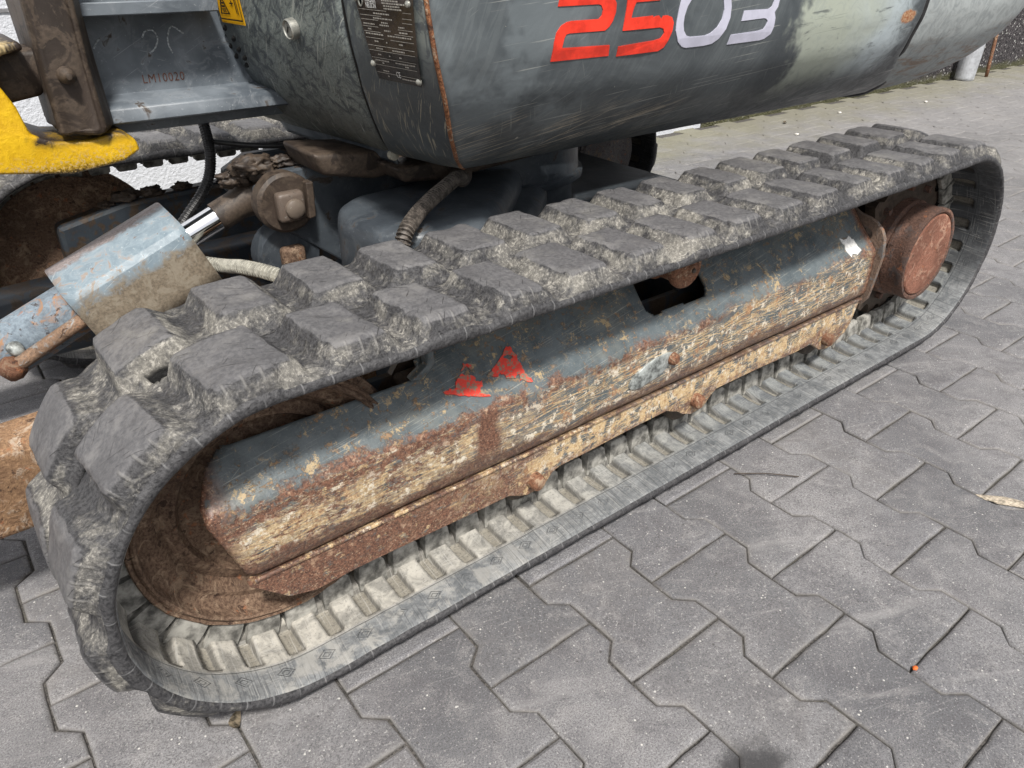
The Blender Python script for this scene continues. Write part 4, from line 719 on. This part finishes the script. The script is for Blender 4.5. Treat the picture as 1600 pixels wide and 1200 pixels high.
bm = bmesh.new(); bmesh.ops.create_icosphere(bm, subdivisions=3, radius=.018); lump(bm, .004, 60); bmesh.ops.translate(bm, vec=off(.452, -.048, -.006), verts=bm.verts); P('pipe_elbow', bm, orust_m, None, 60)
bm = bmesh.new(); bmesh.ops.create_icosphere(bm, subdivisions=2, radius=.012); lump(bm, .004, 70); bmesh.ops.translate(bm, vec=off(.432, -.040, .012), verts=bm.verts); P('weld_lump', bm, steelscr_m, None, 60)
# blade arms
def arm(y0, y1):
    bm = prism([(.36, .20), (.30, .27), (-.20, .265), (-.75, .242), (-.75, .135), (-.20, .135), (.2, .13)], y0, y1, 'y', .012, 3); return bm
arm_m = m_rust('flaking_arm_paint', (.18, .10, .055), (.36, .22, .12), (.46, .36, .27)); P('blade_arm', arm(.452, .53), arm_m, None, 40); P('blade_arm', arm(.94, 1.01), chassisd_m, None, 40)  # far arm coloured darker so it sinks into the shade

# ------------------------------------------------------------------ upper house
ZL = [.480, .482, .487, .503, .532, .575, .62, .665, .72, .82]
CXL = [.38, .34, .29, .236, .190, .152, .128, .110, .100, .098]
CYL = [.56, .51, .45, .390, .335, .290, .262, .249, .247, .247]
PXL = [.34, .30, .255, .205, .172, .138, .112, .097, .090, .088]
from functools import lru_cache
def smooth_tab(T):
    z = np.linspace(.48, .82, 200); v = np.interp(z, ZL, T); k = np.ones(9) / 9; v2 = np.convolve(np.pad(v, 4, 'edge'), k, 'valid'); return z, v2
TX, TY, TP = smooth_tab(CXL), smooth_tab(CYL), smooth_tab(PXL)
def cxz(z): return float(np.interp(z, *TX))
def yS(z): return float(np.interp(z, *TY))
def pxz(z): return float(np.interp(z, *TP))
def front(u, z):
    y = yS(z) + u * (.80 - yS(z)); c, p = cxz(z), pxz(z)
    x = np.interp(u, [0, .08, .3, .6, .9, 1.3], [c, c * .6 + p * .4 - .001, p, p - .012, p - .032, p - .045]); return np.array([x, y, z])
zs = np.concatenate([[.478], np.linspace(.481, .54, 22), np.linspace(.545, .95, 34)])
def surf(name, fn, us, zs_, m, parent=None, skip=None):
    V = [fn(u, z) for u in us for z in zs_]; nz_ = len(zs_); F = [(i * nz_ + j, i * nz_ + j + 1, (i + 1) * nz_ + j + 1, (i + 1) * nz_ + j) for i in range(len(us) - 1) for j in range(nz_ - 1) if not (skip and skip(us[i], zs_[j]))]
    o = mesh(name, V, F, m, parent or exc, True, [(u, z) for u in us for z in zs_]); 
    if parent is None: place(o)
    md = o.modifiers.new('sheet', 'SOLIDIFY'); md.thickness = .004; md.offset = 0; return o
house = P('house_floor', prism([(.33, .56), (1.2, .56), (1.75, .62), (1.75, 1.2), (.30, 1.2), (.33, .80)], .478, .484, 'z', 0), grease_m)
def dent(p): return float(fbm(np.array([p]), 3.2, 3, 60)[0]) * .0035
side = surf('side_panel', lambda x, z: (x, yS(z) + dent((x, 0, z)) * sstep(.0, .08, x - cxz(z)), z), [0] * 0 + list(np.linspace(0, 1, 90)), zs, side_m) if False else None
def sidef(t, z):
    c = cxz(z); e = float(np.interp(z, [.48, .532, .59, .625, .70, .95], [1.33, 1.262, 1.185, 1.165, 1.172, 1.20])); x = c + (e - c) * t
    edge = max(0, 1 - (e - x) / .02) ** 2 * .012; return (x, yS(z) + dent((x, 0, z)) * min(1, (x - c) / .08) + edge, z)
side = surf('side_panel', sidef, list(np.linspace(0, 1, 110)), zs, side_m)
USEAM = lambda z: float(np.interp(z, [.48, .505, .584, .644, .715, .95], [.38, .36, .332, .312, .312, .31]))
fcp = surf('front_corner_panel', lambda t, z: front(.0 + t * (USEAM(z) - .004), z) + np.array([max(0, (t - .93) / .07) ** 2 * .006, 0, 0]), list(np.linspace(0, 1, 26)), zs, front_m)
door = surf('access_door', lambda t, z: front(USEAM(z) + .006 + t * (1.25 - USEAM(z)), z) + np.array([max(0, (.03 - t) / .03) ** 2 * .008 + dent((t, 1, z)), 0, 0]), list(np.linspace(0, 1, 70)), [z for z in zs if z > .498], door_m)
# dark gap filler behind the seam, lower lip of the platform
tube_pts = [front(USEAM(z) + .001, z) + np.array([.006, 0, 0]) for z in np.linspace(.50, .95, 14)]
place(tube('seam_gap', tube_pts, .0045, black_m, exc, 8, 50))
place(tube('corner_weld', [front(0, z) + np.array([-.0008, -.0012, 0]) for z in np.linspace(.487, .95, 40)], .0028, m_rust('weld_rust', (.16, .06, .03), (.36, .16, .07), (.45, .35, .25)), exc, 6, 160))
lip = surf('platform_lip', lambda t, z: front(.36 + t * .80, .503) + np.array([-.004 + (.512 - z) * .55, -.004, z - .503]), list(np.linspace(0, 1, 30)), list(np.linspace(.482, .512, 5)), lm_m)
lipb = front(.375, .503)
P('lip_bolt', lathe([(0, -.006), (.004, -.006), (.0075, -.005), (.008, .004)], 16, 'y', (lipb[0] + .004, lipb[1] - .010, .497)), m_flat('dusty_bolt', (.42, .40, .33), .6), None, 40)
# rear counterweight
def cwf(t, z):
    x = 1.150 + t * .83; z0 = .480; rise = .11 * max(0, (t - .28) / .72) ** 1.6; zz = .48 + rise + (z - .48) * (1 - rise / .47)
    zq = .48 + (zz - .48 - rise) / (1 - rise * .9) ; yy = yS(max(.4805, min(.94, zq))) + .003 + .014 * max(0, 1 - t / .07); tt = max(0, (t - .45) / .55); yy = yy + (1 - math.sqrt(max(0, 1 - tt ** 2.6))) * (YC - yy); return (x, yy, zz)
cw = surf('rear_counterweight', cwf, list(1 - (1 - np.linspace(0, 1, 90)) ** 1.5), zs, cw_m)
place(tube('rear_seam_filler', [np.array(sidef(1.0, z)) + np.array([.014, .0075, 0]) for z in np.linspace(.482, .95, 40)], .0130, hose_m, exc, 8, 80))  # dark tube stands in for the groove before the rear weight
# greasy stop block and cross bar under the platform
P('stop_block', lump(prism([(.10, .505), (.27, .488), (.30, .455), (.20, .452), (.115, .470)], .58, .70, 'y', .008, 3), .002, 30), grease_m, None, 50)
P('under_platform_beam', lump(prism([(.20, .482), (.52, .482), (.50, .458), (.30, .447), (.22, .455)], .52, .66, 'y', .008, 3), .002, 20), grease_m, None, 50)
# ---- decals and plates on the skin
def poly_on(name, pts, fn, off_, m, parent, hole=None, cuts=True):
    bm = bmesh.new(); es = []
    for L in ([pts] + ([hole] if hole else [])):
        v = [bm.verts.new((a, b, 0)) for a, b in L]; es += [bm.edges.new((v[i], v[(i + 1) % len(v)])) for i in range(len(v))]
    bmesh.ops.triangle_fill(bm, edges=es, use_beauty=True)
    if cuts:
        bs = [v.co.y for v in bm.verts]
        for z in np.linspace(min(bs), max(bs), 7)[1:-1]: bmesh.ops.bisect_plane(bm, geom=bm.verts[:] + bm.edges[:] + bm.faces[:], plane_co=(0, z, 0), plane_no=(0, 1, 0))
    for v in bm.verts: p = fn(v.co.x, v.co.y); v.co = Vector([p[i] + off_[i] for i in range(3)])
    r = bmesh.ops.extrude_face_region(bm, geom=bm.faces[:]); bmesh.ops.translate(bm, vec=tuple(-q * .5 for q in off_), verts=[v for v in r['geom'] if isinstance(v, bmesh.types.BMVert)])
    return bmobj(name, bm, m, parent)
sidep = lambda x, z: (x, yS(z) + dent((x, 0, z)) * min(1, (x - cxz(z)) / .08), z)
D = {'2':[(0.2724,0.6518),(0.2738,0.6722),(0.2767,0.6832),(0.2836,0.6905),(0.2921,0.6939),(0.2996,0.6949),(0.3438,0.6949),(0.3487,0.6988),(0.3498,0.7048),(0.3465,0.7098),(0.3419,0.7110),(0.2770,0.7109),(0.2799,0.7220),(0.3579,0.7218),(0.3664,0.7181),(0.3720,0.7110),(0.3720,0.7013),(0.3679,0.6917),(0.3626,0.6857),(0.3555,0.6816),(0.2970,0.6816),(0.2920,0.6807),(0.2893,0.6765),(0.2868,0.6662),(0.3660,0.6647),(0.3682,0.6517)],
'5':[(0.3831,0.6498),(0.3830,0.6617),(0.4470,0.6650),(0.4589,0.6670),(0.4645,0.6730),(0.4613,0.6784),(0.4548,0.6802),(0.3872,0.6796),(0.3901,0.7033),(0.3907,0.7217),(0.4511,0.7228),(0.4492,0.7120),(0.4059,0.7109),(0.4021,0.7028),(0.4001,0.6935),(0.4355,0.6945),(0.4391,0.6948),(0.4405,0.6917),(0.4440,0.6938),(0.4506,0.6943),(0.4560,0.6896),(0.4583,0.6936),(0.4659,0.6940),(0.4750,0.6915),(0.4796,0.6847),(0.4791,0.6752),(0.4739,0.6638),(0.4686,0.6552),(0.4596,0.6511)],
'0o':[(0.4854,0.6748),(0.4853,0.6844),(0.4871,0.6995),(0.4899,0.7125),(0.5005,0.7215),(0.5218,0.7266),(0.5546,0.7268),(0.5796,0.7214),(0.5921,0.7113),(0.5963,0.6993),(0.5975,0.6852),(0.5919,0.6713),(0.5810,0.6594),(0.5688,0.6535),(0.5506,0.6519),(0.5137,0.6518),(0.5045,0.6538),(0.4936,0.6606)],
'0i':[(0.5016,0.6740),(0.4992,0.6819),(0.4993,0.6915),(0.5031,0.7027),(0.5106,0.7119),(0.5239,0.7172),(0.5499,0.7183),(0.5673,0.7159),(0.5771,0.7079),(0.5815,0.6959),(0.5796,0.6840),(0.5718,0.6743),(0.5597,0.6679),(0.5483,0.6655),(0.5165,0.6657),(0.5079,0.6677)],
'3':[(0.6045,0.6501),(0.6066,0.6632),(0.6694,0.6652),(0.6797,0.6668),(0.6838,0.6708),(0.6867,0.6771),(0.6816,0.6805),(0.6755,0.6814),(0.6243,0.6798),(0.6268,0.6932),(0.6831,0.6931),(0.6906,0.6959),(0.6935,0.7021),(0.6924,0.7104),(0.6324,0.7101),(0.6342,0.7220),(0.6917,0.7237),(0.7039,0.7163),(0.7070,0.7058),(0.7057,0.6954),(0.6996,0.6882),(0.7039,0.6806),(0.7041,0.6688),(0.7009,0.6590),(0.6893,0.6530),(0.6787,0.6514)]}
OF = (0, -.0030, 0)
for k, m_, lb in (('2', red_m, 'red digit 2'), ('5', red_m, 'red digit 5 with chipped edge'), ('0o', lav_m, 'pale digit 0'), ('3', lav_m, 'pale digit 3')):
    tag(poly_on('model_digit', D[k], sidep, OF, m_, side, D['0i'] if k == '0o' else None), lb)
# type plate
def pq(a, b):      # a 0..1 across, b 0..1 down the plate
    tl, tr, br, bl = (.233, .722), (.028, .722), (.052, .634), (.205, .634); u = (tl[0] * (1 - a) + tr[0] * a) * (1 - b) + (bl[0] * (1 - a) + br[0] * a) * b; z = .722 * (1 - b) + .634 * b + .0; return u, z
plfn = lambda a, b: front(*pq(a, b)) + np.array([-.0045, -.0012, 0]); PO = (-.0012, 0, 0)
pl = poly_on('type_plate', [(0, -.12), (1, -.12), (1, 1), (0, 1)], plfn, PO, plate_m, fcp)
def bar(a0, b0, a1, b1, m=print_m, name='plate_print', parent=pl, hgt=None):
    return [(a0, b0), (a1, b0), (a1, b1), (a0, b1)]
def multi(name, quads, fn, off_, m, parent):
    V = []; F = []
    for q in quads:
        b = len(V); V += [np.array(fn(*p)) + np.array(off_) for p in q]; F.append((b, b + 1, b + 2, b + 3))
    return mesh(name, V, F, m, parent)
Q = []
for b in (.14, .205, .255, .335, .395, .47, .56, .62, .71, .80, .90): Q.append(bar(.03, b, .97, b + .006))
o = multi('plate_rule', Q, plfn, (-.0018, 0, 0), print_m, pl); tag(o, kind='stuff')
Q = []; rr = random.Random(4)
for b, segs in ((.015, [(.5, .78)]), (.045, [(.5, .88)]), (.075, [(.52, .8)]), (.105, [(.52, .84)]), (.17, [(.30, .60)]), (.225, [(.28, .64)]), (.27, [(.42, .55)]), (.30, [(.05, .28), (.38, .56), (.74, .84)]), (.36, [(.12, .2), (.45, .58), (.74, .88)]), (.415, [(.05, .42), (.5, .95)]), (.50, [(.2, .28), (.44, .48), (.7, .78)]), (.585, [(.2, .36), (.54, .80)]), (.66, [(.2, .27), (.44, .47), (.66, .72)]), (.735, [(.1, .42), (.55, .95)]), (.765, [(.24, .28), (.75, .82)]), (.865, [(.2, .34)]), (.93, [(.28, .33), (.62, .94)])):
    for a0, a1 in segs:
        a = a0
        while a < a1 - .01: wd = rr.uniform(.015, .05); Q.append(bar(a, b, min(a + wd, a1), b + .016)); a += wd + .009
o = multi('plate_small_print', Q, plfn, (-.0019, 0, 0), print_m, pl); tag(o, kind='stuff')
def text_on(name, txt, size, fn, m, parent, sx=1., spacing=1., ext=.0, shear=0):
    cu = bpy.data.curves.new(name, 'FONT'); cu.body = txt; cu.size = size; cu.space_character = spacing; cu.resolution_u = 3; cu.offset = ext; cu.shear = shear; o = bpy.data.objects.new(name, cu); C.objects.link(o)
    dg = bpy.context.evaluated_depsgraph_get(); me = bpy.data.meshes.new_from_object(o.evaluated_get(dg)); bpy.data.objects.remove(o)
    for v in me.vertices: v.co = Vector(fn(v.co.x * sx, v.co.y))
    me.materials.clear(); me.materials.append(m); o2 = bpy.data.objects.new(name, me); C.objects.link(o2); o2.parent = parent; return o2
ptx = lambda a0, b0: (lambda x, y: plfn(a0 + x, b0 - y) + np.array([-.0020, 0, 0]))
text_on('plate_lettering', 'WACKER', .085, ptx(.19, .055), white_m, pl, .58, .95, .002); text_on('plate_lettering', 'NEUSON', .085, ptx(.19, .120), white_m, pl, .58, .95, .002)
text_on('plate_lettering', 'C\u03f5' if False else 'CE', .11, ptx(.50, .93), white_m, pl, .8, .9)
for a, b in ((.02, .02), (.93, .04), (.00, .80), (.965, .94)):
    p = plfn(a, b); bmobj('plate_rivet', lathe([(0, -.0028), (.0016, -.0026), (.0034, -.001), (.0038, .002)], 14, 'x', (p[0] - .002, p[1], p[2])), alu_m, pl, 40)
p = plfn(.10, .06); 
bmw = lathe([(.0035, -.0012), (.0035, -.0022), (.0050, -.0022), (.0050, -.0012)], 18, 'x', (p[0], p[1], p[2])); bmobj('plate_emblem', bmw, alu_m, pl)
# yellow warning label on the door
lf = lambda a, b: front((.9167 * (1 - a) + .7788 * a) * (1 - b) + (.9072 * (1 - a) + .7817 * a) * b, (.7004 * (1 - a) + .7037 * a) * (1 - b) + (.6718 * (1 - a) + .6710 * a) * b) + np.array([-.0030, 0, 0])
lab = poly_on('warning_label', [(0, -.5), (1, -.5), (1, 1), (0, 1)], lf, (-.0012, 0, 0), label_m, door)
Q = [bar(.04, .80, .96, .86), bar(.03, -.45, .055, .84), bar(.945, -.45, .965, .84), bar(.12, .55, .50, .60)]
Q += [[(.12, .57), (.16, .57), (.34, -.25), (.30, -.25)], [(.46, .57), (.50, .57), (.34, -.25), (.30, -.25)], bar(.25, .22, .37, .30), bar(.27, .08, .36, .16), bar(.23, .36, .40, .40), bar(.26, .42, .30, .52), bar(.33, .42, .37, .52), bar(.60, .10, .74, .16), bar(.66, .0, .69, .24), bar(.79, -.4, .82, .55), bar(.85, -.4, .87, .60)]
multi('label_pictogram', Q, lf, (-.0020, 0, 0), ink_m, lab)
# vents (black lenses for the shaded holes) and lock in the door
for uu, zz in ((0.9154, 0.6636), (0.9466, 0.6499), (0.8897, 0.6496), (0.938, 0.6366), (0.8896, 0.6343), (0.9292, 0.6232), (0.8779, 0.6229), (0.8947, 0.6117)):
    p = front(uu, zz); bm = bmesh.new(); bmesh.ops.create_icosphere(bm, subdivisions=2, radius=1); bmesh.ops.scale(bm, vec=(.0050, .0085, .0036), verts=bm.verts); bmesh.ops.rotate(bm, cent=(0, 0, 0), matrix=Matrix.Rotation(-.5, 3, 'X'), verts=bm.verts); bmesh.ops.translate(bm, vec=p, verts=bm.verts); bmobj('vent_slot', bm, black_m, door)
lp = front(.5382, .6773); nrm = np.cross(front(.54, .6773) - front(.53, .6773), front(.5382, .68) - front(.5382, .67)); nrm /= np.linalg.norm(nrm); nrm = nrm if nrm[0] < 0 else -nrm
bm = lathe([(0, .0125), (.0085, .0125), (.0095, .0105), (.0105, .0120), (.0115, .0135), (.0128, .0120), (.013, -.004)], 28, 'x'); bmesh.ops.rotate(bm, cent=(0, 0, 0), matrix=Vector((1, 0, 0)).rotation_difference(Vector(nrm)).to_matrix(), verts=bm.verts); bmesh.ops.translate(bm, vec=lp, verts=bm.verts); lk = bmobj('door_lock', bm, alu_m, door, 40)
bm = prism([(-.0045, -.001), (.0045, -.001), (.0045, .001), (-.0045, .001)], .0120, .0132, 'x', 0); bmesh.ops.rotate(bm, cent=(0, 0, 0), matrix=Vector((1, 0, 0)).rotation_difference(Vector(nrm)).to_matrix(), verts=bm.verts); bmesh.ops.translate(bm, vec=lp, verts=bm.verts); bmobj('key_slot', bm, black_m, lk)
# decals on the roller frame's slanted face
slf = lambda x, t: (x, .165 + t * .05 - .0, .262 + t * .053 + .0)
Tt = {'l':[(0.0630,0.6070),(0.0739,0.6113),(0.0802,0.5857),(0.0851,0.6951),(0.0887,0.7466),(0.0972,0.7764),(0.0994,0.7615),(0.1051,0.7397),(0.1083,0.7014),(0.1132,0.6319),(0.1106,0.5862),(0.1202,0.5409),(0.1192,0.4875),(0.1126,0.4375),(0.1116,0.3611),(0.1201,0.2851),(0.1222,0.2400),(0.1088,0.2867),(0.0936,0.3790),(0.0759,0.4926),(0.0641,0.5633)],
'l2':[(0.0982,0.8295),(0.1061,0.9442),(0.1115,0.9149),(0.1150,0.8570),(0.1132,0.7835),(0.1104,0.8081),(0.1102,0.8789),(0.1062,0.8971),(0.1006,0.8186)],
'r':[(0.1309,0.5963),(0.1428,0.6828),(0.1598,0.8205),(0.1755,0.9685),(0.1819,0.9527),(0.1809,0.8478),(0.1845,0.7589),(0.1821,0.6724),(0.1849,0.5872),(0.1843,0.4687),(0.1844,0.4197),(0.1899,0.2733),(0.1909,0.1958),(0.1801,0.2588),(0.1732,0.3153),(0.1767,0.4311),(0.1676,0.3776),(0.1546,0.4266),(0.1556,0.5050),(0.1497,0.5562),(0.1424,0.5189)],
'h':[(0.1641,0.8016),(0.1686,0.8416),(0.1776,0.7895),(0.1768,0.7444),(0.1671,0.7518)]}
def ragged(L, n=5, amp=(.0007, .018), seed=3):
    r = random.Random(seed); out = []
    for i in range(len(L)):
        a, b = L[i], L[(i + 1) % len(L)]
        for k in range(n): t = k / n; out.append((a[0] + (b[0] - a[0]) * t + r.uniform(-1, 1) * amp[0], a[1] + (b[1] - a[1]) * t + r.uniform(-1, 1) * amp[1]))
    return out
SO = (0, -.0026, .0024)
for k, hl, lb in (('l', None, 'left flaking red warning triangle'), ('l2', None, 'tip of the left flaking red triangle'), ('r', 'h', 'right flaking red warning triangle')):
    tag(poly_on('warning_triangle', ragged(Tt[k], 3), slf, SO, red2_m, frm, ragged(Tt[hl], 2) if hl else None, False), lb)
poly_on('worn_sticker', ragged([(0.9565,0.6368),(0.9899,0.6421),(1.0010,0.1706),(0.9581,0.1284)], 7, (.004, .05), 8), slf, SO, white_m, frm, None, False)

# ------------------------------------------------------------------ boom swing bracket
lmf = .765
br = P('boom_bracket', prism([(-0.1474, .530), (.26, .530), (.26, .95), (-0.1474, .95)], lmf, lmf + .03, 'y', .003), lm_m)
bmobj('bracket_ledge', lump(prism([(lmf +0.0100, 0.5873), (lmf -0.0060, 0.5831), (lmf -0.0520, 0.5759), (lmf -0.0570, 0.5728), (lmf -0.0600, 0.5551), (lmf -0.0540, 0.5530), (lmf +0.0100, 0.5530)], -0.1443, .21, 'x', .0015, 1), .0008, 30), lm_m, br, 40)
bmobj('upper_ledge', prism([(lmf +0.0000, 0.7025), (lmf -0.0570, 0.7056), (lmf -0.0570, 0.6890), (lmf +0.0000, 0.6869)], -0.1474, 0.0445, 'x', .0015, 1), lm_m, br, 40)
text_on('stamped_number', 'LM10020', .0170, lambda x, y: (-0.066 + x, lmf - .0006, 0.5956 + y), engr_m, br, .86, 1.12, 0)
def chalk(pts): 
    o = tube('chalk_mark', [(a, lmf - .0003, b) for a, b in pts], .0012, chalk_m, br, 6, 20); return o
chalk([(-0.053, 0.6558), (-0.0468, 0.6641), (-0.0364, 0.6641), (-0.0323, 0.6537), (-0.0385, 0.6412), (-0.0468, 0.635)]); chalk([(0.0051, 0.6579), (-0.0094, 0.6682), (-0.0177, 0.6558), (-0.0188, 0.6433), (-0.0157, 0.6329)]); chalk([(-0.1194, 0.6454), (-0.1132, 0.6537), (-0.107, 0.6589)])
kp = bmesh.new(); kp = prism([(-.203, .665), (-.150, .660), (-.130, .71), (-.125, .80), (-.20, .81)], .552, .95, 'z', .010, 4); bmesh.ops.subdivide_edges(kp, edges=kp.edges[:], cuts=4, use_grid_fill=True); lump(kp, .006, 26); P('king_post', kp, grease_m, None, 60)
P('grease_nipple', lathe([(0, .642), (.0035, .643), (.005, .648), (.009, .651), (.011, .662)], 16, 'y', (-.178, 0, .628)), grease_m, None, 50)
yl = [(-.120, .500), (-.103, .509), (-.098, .522), (-.100, .537), (-.110, .548), (-.1250, .5500), (-.1599, .5440), (-.1981, .548), (-.2228, .5600), (-.2290, .594), (-.2370, .6139), (-.2431, .6258), (-.2397, .6438), (-.2266, .6537), (-.2015, .658), (-.205, .6687), (-.2367, .6651), (-.45, .668), (-.47, .56), (-.2763, .505), (-.1859, .492), (-.14, .497)]
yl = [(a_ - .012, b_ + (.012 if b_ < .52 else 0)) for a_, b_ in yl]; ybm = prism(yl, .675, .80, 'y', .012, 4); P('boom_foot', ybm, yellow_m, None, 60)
P('boom_foot_core', lump(prism([(-.250, .592), (-.200, .597), (-.19, .62), (-.19, .655), (-.255, .655)], .715, .79, 'y', .008, 3), .003, 30), grease_m, None, 60)
# ------------------------------------------------------------------ hoses
place(tube('corrugated_hose', [(.315, .505, .452), (.285, .480, .461), (.239, .450, .458), (.200, .422, .456), (.160, .394, .450), (.125, .368, .437), (.108, .360, .405)], 0.0098, bhose_m, exc, 12, 0, 44))
place(tube('corrugated_hose', [(-.09, .76, .335), (-.034, .68, .333), (-.022, .60, .352), (.004, .52, .356), (.05, .44, .335)], .0092, ghose_m, exc, 12, 0, 52, 6, .22))
place(tube('hydraulic_hose', [(.030, .84, .52), (.026, .82, .492), (.022, .81, .47), (.014, .81, .44), (-.004, .81, .412), (-.04, .80, .380), (-.09, .78, .34)], .0085, hose_m, exc, 12, 0, 46, 5, .05))
place(tube('thin_cable', [(.028, .83, .490), (.10, .80, .478), (.20, .78, .470), (.30, .76, .470)], .0045, hose_m, exc, 8, 30))
P('hose_port', lathe([(.014, .0), (.017, -.002), (.018, .012)], 20, 'y', (.315, .505, .455)), grease_m, None, 40)
